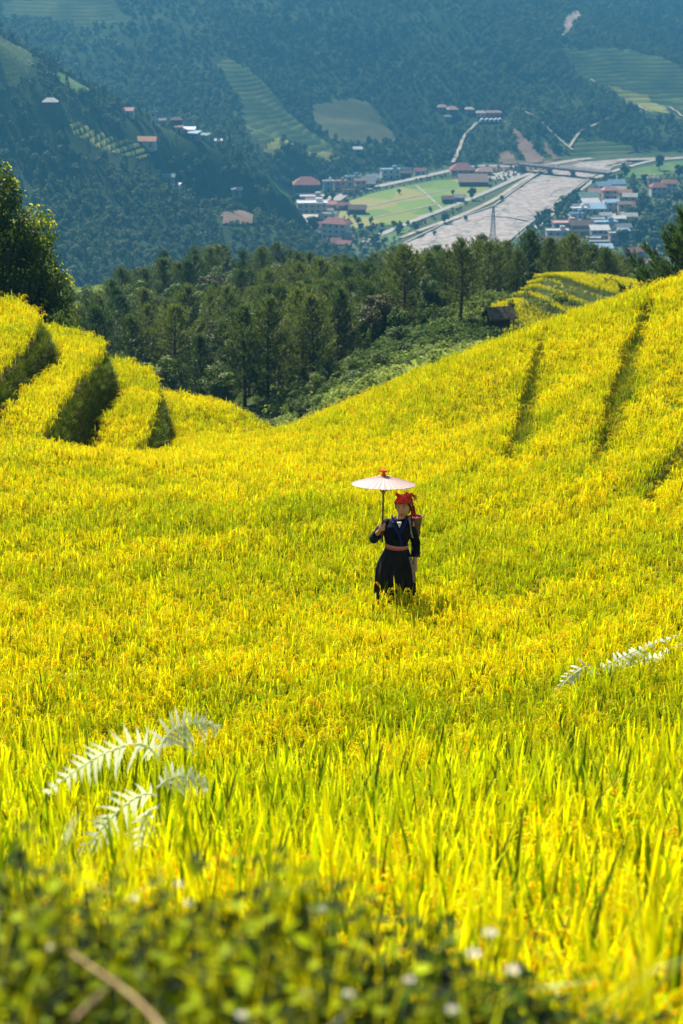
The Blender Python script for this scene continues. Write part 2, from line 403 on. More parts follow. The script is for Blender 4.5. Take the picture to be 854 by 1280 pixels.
M_litter = mat('forest_floor', (0.030, 0.042, 0.012), 0.95, 0.05, 0.35, (0.055, 0.075, 0.02), 0.2)
M_hill = mat('hill_green', (0.022, 0.042, 0.014), 0.95, 0.05, 0.02, (0.05, 0.08, 0.026), 1.5)
M_valley = mat('valley_floor', (0.055, 0.09, 0.035), 0.95, 0.05, 0.03, (0.11, 0.13, 0.06), 0.5)
M_bank = mat('bank_earth', (0.06, 0.085, 0.012), 0.95, 0.05, 5.0, (0.12, 0.10, 0.03), 0.05)
terr = link('ground', npmesh('ground', np.stack([XX, HH, ZZ], -1).reshape(-1, 3), GF, [M_soil, M_litter, M_hill, M_valley, M_bank], mi, smooth=True), kind='structure')
def gz(x, h):
    return float(ground(np.array([x], float), np.array([h], float))[0])
def hit(px, py, h0, h1, n=500):
    """where the line of sight through a pixel meets the ground between h0 and h1"""
    hs = np.linspace(h0, h1, n); v = (640 - py) / FPX; dy = CP + v * SP; dz = -SP + v * CP
    x = hs * (px - 427) / FPX / dy; z = hs * dz / dy; g = ground(x, hs)
    k = np.argmax(g >= z)
    if not (g >= z).any(): k = int(np.argmin(np.abs(g - z)))
    return float(x[k]), float(hs[k]), float(g[k])
# ================================================================== rice
def blade(V, F, Cc, p0, az, length, lean, w, c0, c1, seg=4, droop=1.0, wmid=0.5):
    """one bent leaf blade as a folded strip"""
    dx, dy = math.cos(az), math.sin(az); sx, sy = -dy, dx; o = len(V); th = lean; x = y = 0.0; z = 0.0; p = [0, 0, 0]
    st = length / seg; px_, pz = 0.0, 0.0
    for i in range(seg + 1):
        t = i / seg; ww = w * (0.55 + 0.45 * math.sin(min(1, t / wmid) * PI / 2)) * (1 - t ** 3 * 0.97) * 0.5
        cx, cy, cz_ = p0[0] + dx * px_, p0[1] + dy * px_, p0[2] + pz
        V.append((cx + sx * ww, cy + sy * ww, cz_)); V.append((cx - sx * ww, cy - sy * ww, cz_))
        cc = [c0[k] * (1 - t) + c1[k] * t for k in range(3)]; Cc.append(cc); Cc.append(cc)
        px_ += st * math.sin(th); pz += st * math.cos(th); th += droop * (0.15 + t) * 0.35
    for i in range(seg): F.append((o + 2 * i, o + 2 * i + 1, o + 2 * i + 3, o + 2 * i + 2))
YEL = [(1.0, 1.03, .4), (1.0, 1.0, .4), (1.06, 1.03, .3), (.95, 1.02, .4), (1.0, .94, .25)]
GRN = [(.36, .55, .3), (.22, .36, .2), (.55, .74, .3), (.12, .20, .1)]
def rice_clump(r, nstem, ntop, npan, hgt, spread, seg=4, wide=1.0, near=False):
    V, F, Cc = [], [], []
    for k in range(nstem):
        a = r.uniform(0, 2 * PI); q = spread * math.sqrt(r.random())
        blade(V, F, Cc, (q * math.cos(a), q * math.sin(a), 0), a + r.uniform(-.8, .8), hgt * r.uniform(.75, 1.05), r.uniform(0, .12), .008 * wide, (.06, .11, .05), (.4, .5, .2), 3, r.uniform(0, .4))  # green stems, darkened at the foot to paint shade low in the clump
    for k in range(ntop):
        a = r.uniform(0, 2 * PI); q = spread * 1.3 * math.sqrt(r.random()); g = r.random()
        c1 = r.choice(YEL) if g < (.72 if not near else .69) else r.choice(GRN); f = r.uniform(.75, 1.1); c1 = tuple(v * f for v in c1); c0 = tuple(v * .22 for v in c1)  # blade feet darkened: shade of the gaps put into the colour
        z0 = hgt * r.uniform(.35, .78); L = (r.uniform(.10, .21) if not near else r.uniform(.22, .42)) * hgt / .6
        blade(V, F, Cc, (q * math.cos(a), q * math.sin(a), z0), r.uniform(0, 6.28), L, r.uniform(.02, .38 if not near else .22), r.uniform(.010, .016) * wide, c0, c1, seg, r.uniform(.1, .9 if not near else .6))
    for k in range(npan):
        a = r.uniform(0, 2 * PI); q = spread * r.random(); ph = hgt * r.uniform(.80, 1.0); bx, by = q * math.cos(a), q * math.sin(a)
        pts = []; th = .2; x_ = 0; z_ = ph * .72; col = r.choice([(1.0, .95, .25), (1.05, 1.0, .28), (.98, .86, .2)])
        for s in range(8):
            pts.append((bx + math.cos(a) * x_, by + math.sin(a) * x_, z_)); L = .05 if s < 3 else .024
            x_ += L * math.sin(th); z_ += L * math.cos(th); th += .15 if s < 2 else .5 * r.uniform(.7, 1.2)
        o = len(V)
        for p in pts: V.append((p[0] - .0012, p[1] + .0012, p[2])); V.append((p[0] + .0012, p[1] - .0012, p[2])); Cc += [col, col]
        for i in range(len(pts) - 1): F.append((o + 2 * i, o + 2 * i + 1, o + 2 * i + 3, o + 2 * i + 2))
        for i in range(2, len(pts)):
            for g in range(5):
                w = r.uniform(0, 2 * PI); e = r.uniform(.004, .015); p = pts[i]; L = .010; R = .0032 * wide; c = (p[0] + e * math.cos(w), p[1] + e * math.sin(w), p[2] - r.uniform(0, .025)); o = len(V)
                V += [(c[0], c[1], c[2] + L * .6), (c[0] + R, c[1], c[2]), (c[0] - R * .5, c[1] + R * .87, c[2]), (c[0] - R * .5, c[1] - R * .87, c[2]), (c[0], c[1], c[2] - L * .7)]
                cc = tuple(v * r.uniform(.6, 1.15) for v in col); Cc += [cc] * 5
                F += [(o, o + 1, o + 2), (o, o + 2, o + 3), (o, o + 3, o + 1), (o + 4, o + 2, o + 1), (o + 4, o + 3, o + 2), (o + 4, o + 1, o + 3)]
    return V, F, Cc
M_rice = leafmat('rice_leaf', (0.62, 0.72, 0.008), (1.0, 0.95, 0.006), transl=0.46, rough=0.55, spec=0.2, tcol=(1.05, 1.0, .5), tr_gain=1.25)
def clumps(n, *a, seed=0, **k):
    out = []
    for i in range(n):
        r = random.Random(seed + i); V, F, Cc = rice_clump(r, *a, **k); out.append(npmesh('rice_clump', V, F, [M_rice], col=np.clip(Cc, 0, 1.3)))
    return out
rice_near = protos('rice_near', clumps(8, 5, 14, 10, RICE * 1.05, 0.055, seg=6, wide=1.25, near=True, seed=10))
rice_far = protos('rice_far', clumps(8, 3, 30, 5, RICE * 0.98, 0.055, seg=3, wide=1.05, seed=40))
def rice_on(name, x, y, coll, hs=1.0, tintf=None):
    n = len(x); z = ground(x, y)
    band = fbm(x * 0.25 + y * 0.12, y * 0.55, 31, 3); spot = fbm(x * 1.6, y * 1.6, 33, 3)
    tint = np.clip(0.76 + (band - .5) * 1.3 + (spot - .5) * 1.1 + rng.normal(0, .16, n), 0, 1)
    if tintf is not None: tint = np.clip(tintf(x, y, tint), 0, 1)
    near_ = np.exp(-((x - PX0) ** 2 + (y - PY0 + .38) ** 2) / .12); hv = hs * (1 + .10 * near_) * (0.88 + 0.24 * fbm(x * 0.8, y * 0.8, 35, 3)) * np.where(rng.random(n) < .10, rng.uniform(1.0, 1.16, n), rng.uniform(.86, 1.05, n))
    _, ffr, fa = fold(x, y); tint = np.clip(tint - np.where(fa > .02, 1.1 * (1 - sstep(.05, .40, ffr)) * (fa / .32) ** .5, 0), 0, 1); hv = hv * (1 - .16 * (1 - sstep(0, .3, ffr)) * (fa > .02))
    rots = np.stack([rng.normal(0, .06, n), rng.normal(0, .06, n), rng.uniform(0, 2 * PI, n)], 1)
    scl = np.stack([np.ones(n) * rng.uniform(.9, 1.15, n)] * 2 + [hv], 1)
    o = scatter(name, np.stack([x, y, z - 0.01], 1), rots, scl, rng.integers(0, len(coll.objects), n), tint, coll)
    o['kind'] = 'stuff'; return o
def jgrid(x0, x1, y0, y1, s):
    gx, gy = np.meshgrid(np.arange(x0, x1, s), np.arange(y0, y1, s)); gx = gx.ravel() + rng.uniform(-.35, .35, gx.size) * s; gy = gy.ravel() + rng.uniform(-.35, .35, gy.size) * s
    return gx, gy
PX0, PY0 = P(494, 735, 19.0)[:2]      # where the woman stands
def field_ok(x, y):
    de, _ = polydist(x, y, EDGE)                       # left of EDGE = beyond it
    ok = de < -0.05
    ok &= ~stripmask(x, y, 0.0)
    for pl, a0, a1, H, _T in BANKS:
        d, al = polydist(x, y, pl); k = sstep(a0, a1, al) * H
        ok &= ~((k > 0.12) & (d > -0.42) & (d < 0.02))
    _, ffr, fa = fold(x, y); ok &= ~((fa > .05) & (ffr > .90) & (ffr < .965) & (vnoise(x * 1.1, y * 1.1, 77) > .35))
    ok &= np.hypot((x - PX0) / 0.26, (y - PY0 - .03) / 0.21) > 1
    ok &= np.abs(x) < 0.25 * (y + 9)
    return ok
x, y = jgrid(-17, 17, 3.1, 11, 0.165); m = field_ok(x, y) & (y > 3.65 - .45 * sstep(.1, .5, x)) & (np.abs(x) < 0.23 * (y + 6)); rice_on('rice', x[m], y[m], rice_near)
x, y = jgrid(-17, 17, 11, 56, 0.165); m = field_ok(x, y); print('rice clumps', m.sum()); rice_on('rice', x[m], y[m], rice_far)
# knoll terraces: rice leaning to orange gold
x, y = jgrid(0, 30, 105, 132, 0.22)
m = inpoly(x, y, TERR_POLY) & ~knoll(x, y)[1]
x, y = x[m], y[m]; rice_on('rice', x, y, rice_far, 0.75, lambda X, Y, t: 0.75 + 0.4 * (t - .5))

# grass and weeds on the terrace banks and strips
def tuft(r, n, hgt, spread, w, cols):
    V, F, Cc = [], [], []
    for k in range(n):
        a = r.uniform(0, 2 * PI); q = spread * math.sqrt(r.random()); c = r.choice(cols)
        blade(V, F, Cc, (q * math.cos(a), q * math.sin(a), 0), a + r.uniform(-1, 1), hgt * r.uniform(.5, 1.1), r.uniform(.1, .7), w * r.uniform(.7, 1.3), tuple(v * .6 for v in c), c, 3, r.uniform(.6, 2.0))
    return V, F, Cc
M_grass = leafmat('bank_grass', (0.075, 0.12, 0.008), (0.24, 0.29, 0.016), transl=0.45, rough=0.55, tr_gain=1.2)
def mk(n, seed, *a): return [npmesh('tuft', *(lambda t: (t[0], t[1]))(tuft(random.Random(seed + i), *a)), [M_grass], col=np.clip(tuft(random.Random(seed + i), *a)[2], 0, 1.4)) for i in range(n)]
GC = [(1, 1, 1), (.8, 1, .7), (1.2, .9, .5), (.6, .8, .6)]
grass_p = protos('grass_tufts', mk(5, 80, 26, 0.20, 0.07, 0.008, GC))
x, y = jgrid(-14, 14, 24, 54, 0.055)
g = np.zeros(len(x))
for pl, a0, a1, H, _T in BANKS:
    d, al = polydist(x, y, pl); k = sstep(a0, a1, al) * H; g = np.maximum(g, np.where((d > -0.42) & (d < 0.02), k, 0))
sm = stripmask(x, y, 0.02)
m = ((g > 0.12) | (sm & (rng.random(len(x)) < .55))) & (np.abs(x) < 0.25 * (y + 9))
xs_, ys_ = x[sm & (np.abs(x) < 0.25 * (y + 9))], y[sm & (np.abs(x) < 0.25 * (y + 9))]
M_sgrass = leafmat('strip_grass', (0.17, 0.24, 0.012), (0.42, 0.40, 0.02), transl=0.45, rough=0.6, spec=.15, tr_gain=1.3)
def mk2(n, seed, *a): return [npmesh('tuft', *(lambda t: (t[0], t[1]))(tuft(random.Random(seed + i), *a)), [M_sgrass], col=np.clip(tuft(random.Random(seed + i), *a)[2], 0, 1.4)) for i in range(n)]
sg_p = protos('strip_tufts', mk2(4, 180, 22, 0.17, 0.07, 0.012, GC))
ns = len(xs_); s = rng.uniform(.7, 1.5, ns); o = scatter('strip_grass', np.stack([xs_, ys_, ground(xs_, ys_)], 1), np.stack([rng.normal(0, .25, ns), rng.normal(0, .25, ns), rng.uniform(0, 6.28, ns)], 1), np.stack([s, s, s], 1), rng.integers(0, 4, ns), np.clip(fbm(xs_ * 2, ys_ * 2, 141, 3) * 1.8 - .4, 0, 1), sg_p); o['kind'] = 'stuff'
m &= ~sm
x, y, sm = x[m], y[m], sm[m]; n = len(x); print('bank grass', n)
e = 0.05; z = ground(x, y); nx = -(ground(x + e, y) - z) / e; ny = -(ground(x, y + e) - z) / e
rots = np.stack([np.clip(-ny * .25, -.6, .6) + rng.normal(0, .2, n), np.clip(nx * .25, -.6, .6) + rng.normal(0, .2, n), rng.uniform(0, 6.28, n)], 1)
s = np.where(sm, rng.uniform(.35, .8, n), rng.uniform(.6, 1.1, n))
bg_ = scatter('bank_grass', np.stack([x, y, z], 1), rots, np.stack([s, s, s], 1), rng.integers(0, 5, n), np.where(sm, rng.uniform(.9, 1.5, n), rng.uniform(0, .8, n)), grass_p); bg_['kind'] = 'stuff'
# ================================================================== trees, pines
M_bark = mat('bark', (0.06, 0.042, 0.03), 0.9, 0.1, 9.0, (0.12, 0.09, 0.065), 0.02)
M_pine = leafmat('pine_needles', (0.045, 0.092, 0.012), (0.170, 0.215, 0.026), transl=0.45, rough=0.5, spec=0.35, mode='OBJECT', tr_gain=1.1)
M_leaf = leafmat('broad_leaves', (0.050, 0.095, 0.012), (0.10, 0.15, 0.014), transl=0.42, rough=0.5, spec=0.3, mode='OBJECT', tr_gain=1.4)
M_leafy = leafmat('fresh_leaves', (0.09, 0.15, 0.012), (0.14, 0.19, 0.012), transl=0.42, rough=0.45, spec=0.35, mode='OBJECT', tr_gain=1.4)
M_leafd = leafmat('dark_glossy_leaves', (0.030, 0.060, 0.008), (0.045, 0.08, 0.008), transl=0.3, rough=0.5, spec=0.25, mode='OBJECT', tr_gain=3.0, tcol=(1.3, 1.2, .4))
M_olive = leafmat('olive_leaves', (0.060, 0.075, 0.014), (0.085, 0.080, 0.014), transl=0.3, rough=0.55, spec=0.25, mode='OBJECT', tr_gain=1.2)

def pine_meshes(seed, H=8.0, R=2.0, lean=0.0, base=0.16, dens=1.0):
    r = random.Random(seed); tk = MB(); V, F, Cc = [], [], []
    pts = [(lean * (t ** 2) * H + 0.08 * math.sin(t * 5 + seed), 0.06 * math.cos(t * 4 + seed), t * H * .97) for t in [i / 9 for i in range(10)]]
    tk.tube(pts, [0.14 * (1 - i / 9) ** .8 + 0.012 for i in range(10)], 7)
    z = H * base
    while z < H * 0.985:
        t = (z / H - base) / (1 - base); rad = R * (0.62 + .38 * math.sin(min(1, t * 2.2) * PI / 2)) * (1 - t ** 2.5) * r.uniform(.65, 1.2) + 0.10
        nb = r.choice((4, 5, 5, 6)); a0 = r.uniform(0, 6.28)
        for b in range(nb):
            if r.random() < .1: continue
            a = a0 + b * 6.283 / nb + r.uniform(-.3, .3); L = rad * r.uniform(.6, 1.15); rise = 0.25 + 0.7 * t
            q = z / H * 9; i = min(8, int(q)); c = [pts[i][k] + (pts[i + 1][k] - pts[i][k]) * (q - i) for k in range(3)]
            bp = []
            for s in range(5):
                u = s / 4; bp.append((c[0] + math.cos(a) * L * u, c[1] + math.sin(a) * L * u, c[2] + L * rise * u ** 1.6 + r.uniform(-.03, .03)))
            tk.tube(bp, [0.035 * (1 - s / 4) + .006 for s in range(5)], 4, caps=False)
            nt = int((5 + L * 7) * dens)
            for k in range(nt):
                u = 0.28 + 0.75 * (k + r.random()) / nt; j = min(3, int(u * 4)); w = u * 4 - j
                p = [bp[j][m] + (bp[j + 1][m] - bp[j][m]) * w for m in range(3)]; off = 0.30 * L * (1.05 - u) + .06
                p[0] += r.uniform(-off, off); p[1] += r.uniform(-off, off); p[2] += r.uniform(-.12, .16)
                d = Vector((math.cos(a) * .5 + r.uniform(-.5, .5), math.sin(a) * .5 + r.uniform(-.5, .5), r.uniform(.5, 1.3))).normalized()
                x_ = d.orthogonal().normalized(); y_ = d.cross(x_); tl = r.uniform(.20, .36); br = r.uniform(.65, 1.25); tipy = r.uniform(.9, 1.25)
                for n in range(9):
                    w = r.uniform(0, 6.28); sp = r.uniform(.25, .95); e = (d + (x_ * math.cos(w) + y_ * math.sin(w)) * sp).normalized() * tl * r.uniform(.7, 1.1)
                    sd_ = e.cross(d + Vector((.01, .02, 0))).normalized() * 0.021; st = Vector(p) + d * r.uniform(-.10, .14); o = len(V)
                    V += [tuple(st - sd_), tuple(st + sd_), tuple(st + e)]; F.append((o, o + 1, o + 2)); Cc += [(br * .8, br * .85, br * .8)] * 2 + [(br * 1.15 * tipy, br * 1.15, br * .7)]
        z += r.uniform(.26, .40) * (1.15 - .5 * t)
    return tk.mesh('trunk', [M_bark], True), npmesh('crown', V, F, [M_pine], col=np.clip(Cc, 0, 2))
def leafball(r, V, F, Cc, c, rad, n, ls, flat=.8, up=.35, shell=.55, tip=(1.2, 1.15, .8), mn=.7):
    for k in range(n):
        d = Vector((r.gauss(0, 1), r.gauss(0, 1), r.gauss(0, 1))).normalized(); q = shell + (1 - shell) * r.random() ** .6
        p = Vector((c[0] + d.x * rad * q, c[1] + d.y * rad * q, c[2] + d.z * rad * q * flat))
        nrm = (d + Vector((r.uniform(-.8, .8), r.uniform(-.8, .8), r.uniform(-.4, .8) + up))).normalized()
        a = nrm.orthogonal().normalized(); a = (Matrix.Rotation(r.uniform(0, 6.28), 3, nrm) @ a); b = nrm.cross(a); L = ls * r.uniform(.6, 1.25); w = L * .36; o = len(V)
        V += [tuple(p - a * L * .5), tuple(p + b * w + nrm * L * .06), tuple(p + a * L * .55 - nrm * L * .08), tuple(p - b * w + nrm * L * .06)]
        F += [(o, o + 1, o + 2), (o, o + 2, o + 3)]
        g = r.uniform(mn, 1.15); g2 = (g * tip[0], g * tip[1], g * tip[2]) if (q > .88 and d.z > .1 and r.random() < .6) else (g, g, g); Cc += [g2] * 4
def broad_meshes(seed, H=6.0, R=2.4, nl=26, nleaf=130, ls=0.22, m=None, stem=.35, tip=(1.2, 1.15, .8), flat=.8, oval=1.0, tr=.13):
    r = random.Random(seed); tk = MB(); V, F, Cc = [], [], []
    tk.tube([(0, 0, -.3), (.05 * H * r.uniform(-1, 1) * .3, .03, H * stem), (.1, .05, H * .7)], [tr, tr * .75, tr * .3], 8)
    cz0 = H * (stem + (1 - stem) * .48); vz = H * (1 - stem) * .5
    for k in range(nl):
        d = Vector((r.gauss(0, 1), r.gauss(0, 1), r.gauss(0, 1))).normalized(); q = r.uniform(.25, .82)
        c = (d.x * R * q, d.y * R * q, cz0 + d.z * vz * oval * q * 1.05); rr = R * r.uniform(.22, .42)
        tk.tube([(0, 0, H * stem * r.uniform(.7, 1.2)), (c[0] * .5, c[1] * .5, (c[2] + H * stem) / 2 + .1), c], [tr * .45, tr * .25, .02], 4, caps=False)
        leafball(r, V, F, Cc, c, rr, nleaf, ls, flat, tip=tip)
    return tk.mesh('trunk', [M_bark], True), npmesh('crown', V, F, [m or M_leaf], col=np.clip(Cc, 0, 8))
def tree(name, ms, loc, rz, s, label, cat='tree', group=None, sz=None):
    if gz(loc[0], loc[1]) and loc[2] is None: loc = (loc[0], loc[1], gz(loc[0], loc[1]))
    e = empty(name, loc, rz, label=label, cat=cat, group=group); e.scale = (s, s, sz or s)
    link('trunk', ms[0], e); link('crown', ms[1], e); return e

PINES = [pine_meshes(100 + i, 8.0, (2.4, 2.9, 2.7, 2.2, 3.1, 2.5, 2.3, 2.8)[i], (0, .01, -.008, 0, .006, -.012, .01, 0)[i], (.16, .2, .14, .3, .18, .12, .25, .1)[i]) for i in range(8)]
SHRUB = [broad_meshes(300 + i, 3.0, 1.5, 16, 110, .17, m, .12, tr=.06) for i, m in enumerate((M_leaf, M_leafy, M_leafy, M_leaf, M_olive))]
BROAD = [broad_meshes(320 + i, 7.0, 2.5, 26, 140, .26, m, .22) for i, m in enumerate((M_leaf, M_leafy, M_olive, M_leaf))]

def where(px, py):
    """words that place a tree of the forest by the things round it"""
    if py < 352 and px > 600:
        return ['in front of the far grey-roofed houses', 'beyond the small terraced knoll', 'in front of the wide river bed'][0 if px > 690 else 1 if px > 650 else 2], 1
    if px < 105: return 'behind the dark banks of the stepped paddies', 0
    if py < 345:
        if px < 190: return 'on the ridge near the green clearing', 2
        if px < 290: return 'on the ridge crest before the bare blue hillside', 2
        if px < 370: return 'on the ridge crest just below the orange-roofed houses', 2
        if px < 450: return 'on the ridge crest just below the white hotel', 2
        if px < 530: return 'on the ridge crest in front of the green valley fields', 2
        return 'on the ridge crest in front of the river', 2
    if py < 410:
        if px < 190: return 'just below the small green clearing', 3
        if px < 300: return 'halfway down the wood above the stepped paddies', 3
        if px < 420: return 'halfway down the wood below the village', 3
        if px < 540: return 'halfway down the wood above the round shrubs', 3
        return 'beside the thatched hut', 3
    if px < 215: return 'low in the wood over the terrace edge', 4
    if px < 330: return 'low in the wood over the saddle of the field', 4
    if px < 430: return 'at the foot of the wood above the weedy slope', 4
    return 'at the edge of the weedy slope', 4
CLEAR = [P(*q)[:2] for q in ((96, 386, 175), (92, 366, 235), (146, 350, 262), (160, 362, 235), (150, 390, 180))]
SLOPE = [P(*q)[:2] for q in ((335, 548, 82), (400, 452, 116), (470, 440, 119), (560, 425, 119), (585, 440, 105), (520, 480, 90), (420, 550, 70))]
KNOB = [P(*q)[:2] for q in ((548, 420, 104), (560, 372, 136), (640, 350, 139), (800, 350, 137), (900, 370, 128), (900, 430, 80), (600, 470, 90))]
forest = []
for k in range(9000):
    h = math.sqrt(random.uniform(112 ** 2, 236 ** 2)); x = random.uniform(-.215, .205) * h
    if any(inpoly([x], [h], q)[0] for q in (CLEAR, SLOPE, KNOB)): continue
    z = gz(x, h) if False else 0
    if h > 205 and x > .05 * h: continue
    if any((x - a) ** 2 + (h - b) ** 2 < (2.3 + 1.6 * (h - 110) / 125) ** 2 for a, b in forest): continue
    forest.append((x, h))
fz_ = ground(np.array([a for a, b in forest]), np.array([b for a, b in forest]))
SZ = {}
npine = 0
for (x, h), z in sorted(zip(forest, fz_), key=lambda t: t[0][1]):
    kind = vnoise(x / 14, h / 14, 61)
    px, py = proj(x, h, z + 6)
    s = random.uniform(.62, .9)
    ridge_cap = 1.0
    # crest trees keep the height of the photo's ridge line
    capy = np.interp(px, [0, 95, 130, 175, 200, 250, 305, 420, 480, 560, 620, 660, 720, 780, 830, 860], [380, 352, 332, 326, 305, 303, 298, 315, 311, 306, 300, 290, 292, 318, 335, 335]) + random.uniform(-6, 9)
    v = (640 - capy) / FPX; zc = h * (-SP + v * CP) / (CP + v * SP)
    s = min(s, max(0.40, (zc - z) / 8.0))
    w, b = where(px, py)
    if kind < .5 and random.random() < .75 or random.random() < .2:
        i = random.choice((0, 1, 2, 3)); sb = s * random.uniform(.75, 1.0)
        kd = ('dark round broadleaf tree', 'fresh yellow-green broadleaf tree', 'olive brown broadleaf tree', 'dark round broadleaf tree')[i]
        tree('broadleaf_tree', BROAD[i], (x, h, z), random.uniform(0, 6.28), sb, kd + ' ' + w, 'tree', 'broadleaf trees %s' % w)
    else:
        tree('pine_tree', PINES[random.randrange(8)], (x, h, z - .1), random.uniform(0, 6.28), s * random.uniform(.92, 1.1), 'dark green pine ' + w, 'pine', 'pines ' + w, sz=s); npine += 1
print('forest', len(forest), npine)

# single ones that stand out
def at(px, py, h): x, y, z = P(px, py, h); return x, y, gz(x, y)
def put(name, ms, px, pytop, h, Hm, label, cat='tree', group=None, sq=1.0):
    """a tree whose top shows at (px, pytop), standing on the ground h metres ahead; Hm = mesh height"""
    x, y, zt = P(px, pytop, h); g = gz(x, y); s = (zt - g) / Hm
    return tree(name, ms, (x, y, g - .05), random.uniform(0, 6.28), s * sq, label, cat, group, sz=s)
put('pine_tree', PINES[3], 578, 296, 116, 8.0, 'tall pine with bare lower trunk standing beside the thatched hut', 'pine', sq=1.15)
for px, top, h, i, lab in ((664, 286, 146, 5, 'narrow pointed pine behind the knoll, straight below the bridge'), (716, 290, 143, 2, 'pine with gappy crown behind the knoll, before the flat grey roofs'),
        (692, 306, 148, 6, 'pine behind the knoll between the pointed one and the gappy one'), (742, 304, 146, 0, 'pine behind the knoll before the long pale roofs'), (768, 316, 143, 7, 'small pine behind the knoll next to the round bright shrub'),
        (632, 300, 148, 4, 'broad pine behind the left end of the terraced knoll'), (604, 292, 150, 1, 'pine rising behind the hut mound before the steel pylon'), (648, 312, 142, 3, 'short pine just over the first terrace of the knoll')):
    put('pine_tree', PINES[i], px, top, h, 8.0, lab, 'pine')
put('round_shrub', SHRUB[2], 795, 332, 133, 3.0, 'small round yellow-green shrub at the far end of the terraced knoll', 'shrub', sq=.62)
put('leafy_bush', SHRUB[0], 822, 344, 126, 3.0, 'dark bush between the round shrub and the near pine bough', 'bush')
put('leafy_bush', SHRUB[3], 846, 340, 128, 3.0, 'dark bush under the near pine bough', 'bush')
for px, top, h, i, sq, lab in ((497, 378, 117, 0, .8, 'dark tall bush at the upper edge of the weedy slope'), (527, 385, 118, 3, .7, 'pale grey-green rounded bush above the weedy slope'), (468, 400, 119, 3, .75, 'dark bush left end of the bush row above the weedy slope'),
        (562, 398, 112, 1, .7, 'fresh green bush under the tall bare-trunked pine'), (545, 428, 106, 2, .85, 'bright green leafy bush right at the paddy edge below the pine'), (590, 392, 113, 0, .9, 'dark bush just left of the thatched hut'),
        (572, 418, 108, 0, .8, 'dark bush between the bright paddy-edge bush and the hut'), (606, 410, 110, 3, .8, 'dark bush below the eaves of the thatched hut'), (640, 372, 120, 0, .6, 'dark bush right behind the thatched hut'),
        (612, 372, 121, 2, .8, 'yellow-green shrub on the mound behind the hut'), (628, 368, 123, 1, .8, 'yellow-green shrub on top of the mound above the hut'), (597, 380, 120, 1, .7, 'yellow-green shrub on the left shoulder of the hut mound')):
    put('leafy_bush', SHRUB[i], px, top, h, 3.0, lab, 'bush', sq=sq)
got = []
for k in range(4000):
    if len(got) >= 30: break
    px, h = random.uniform(352, 545), random.uniform(86, 118); x, y, _z = P(px, 500, h); z = gz(x, y)
    qx, qy = proj(x, y, z + .6)
    if not inpoly([x], [y], SLOPE)[0] or qy > 540 or any(math.hypot(x - a, y - b) < 2.2 for a, b in got): continue
    got.append((x, y)); i = random.choice((0, 1, 2, 3, 4)); s = random.uniform(.28, .6)
    tree('leafy_bush', SHRUB[i], (x, y, z - .1), random.uniform(0, 6.28), s, 'one of the low bushes scattered over the weedy slope below the wood', 'bush', 'low bushes scattered on the weedy slope')
# the nearest trees
BT = broad_meshes(777, 9.0, 2.4, 105, 480, .125, M_leafd, .16, tip=(7, 4.2, .8), flat=.85, tr=.2)  # yellow tip colour paints sunlight onto the outer upper leaves
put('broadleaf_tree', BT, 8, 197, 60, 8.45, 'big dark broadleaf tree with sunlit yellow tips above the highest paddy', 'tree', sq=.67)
NP = pine_meshes(900, 9.0, 2.9, 0, .12, 2.4)
put('pine_tree', NP, 880, 250, 66, 9.0, 'near dark pine whose boughs reach in over the top of the slope', 'pine')
put('leafy_bush', broad_meshes(901, 3, 1.5, 18, 150, .10, M_leafy, .1, tr=.05), 72, 398, 52, 3.0, 'yellow-green bush in the gap between the two highest terraces', 'bush', sq=.45)
put('leafy_bush', broad_meshes(902, 3, 1.5, 18, 150, .10, M_leaf, .1, tr=.05), 60, 380, 56, 3.0, 'dark bush behind the highest terrace bank under the big tree', 'bush', sq=.5)

# weeds on the slope: low leafy ground cover
def weed_mesh(seed, m, n=70, R=.35, H=.5, ls=.13):
    r = random.Random(seed); V, F, Cc = [], [], []
    for k in range(n):
        a = r.uniform(0, 6.28); q = R * math.sqrt(r.random()); leafball(r, V, F, Cc, (q * math.cos(a), q * math.sin(a), H * r.uniform(.1, 1) * (1 - .5 * q / R)), .05, 1, ls, 1, up=1.0)
    return npmesh('weed', V, F, [m], col=np.clip(Cc, 0, 2))
M_weed = leafmat('weed_leaves', (0.07, 0.12, 0.018), (0.32, 0.38, 0.07), transl=0.35, rough=0.7, spec=0.12, tr_gain=1.2)
weed_p = protos('weeds', [weed_mesh(400 + i, M_weed) for i in range(5)])
x, y = jgrid(-20, 30, 58, 139, .62)
m = ((inpoly(x, y, SLOPE)) | (inpoly(x, y, KNOB) & ~inpoly(x, y, TERR_POLY))) | ((y < 112) & (rng.random(len(x)) < .35)) | (rng.random(len(x)) < .12)
m &= np.abs(x) < .23 * (y + 4); m &= polydist(x, y, EDGE)[0] > 4; x, y = x[m], y[m]; n = len(x)
s = rng.uniform(.4, 1.9, n) * (0.3 + 1.3 * fbm(x / 5, y / 5, 71, 3)); rots = np.stack([rng.normal(0, .15, n), rng.normal(0, .15, n), rng.uniform(0, 6.28, n)], 1)
o = scatter('weeds', np.stack([x, y, ground(x, y) - .03], 1), rots, np.stack([s, s, s], 1), rng.integers(0, 5, n), np.clip(fbm(x / 7, y / 7, 73, 4) * 1.6 - .35 + rng.normal(0, .15, n), 0, 1), weed_p); o['kind'] = 'stuff'
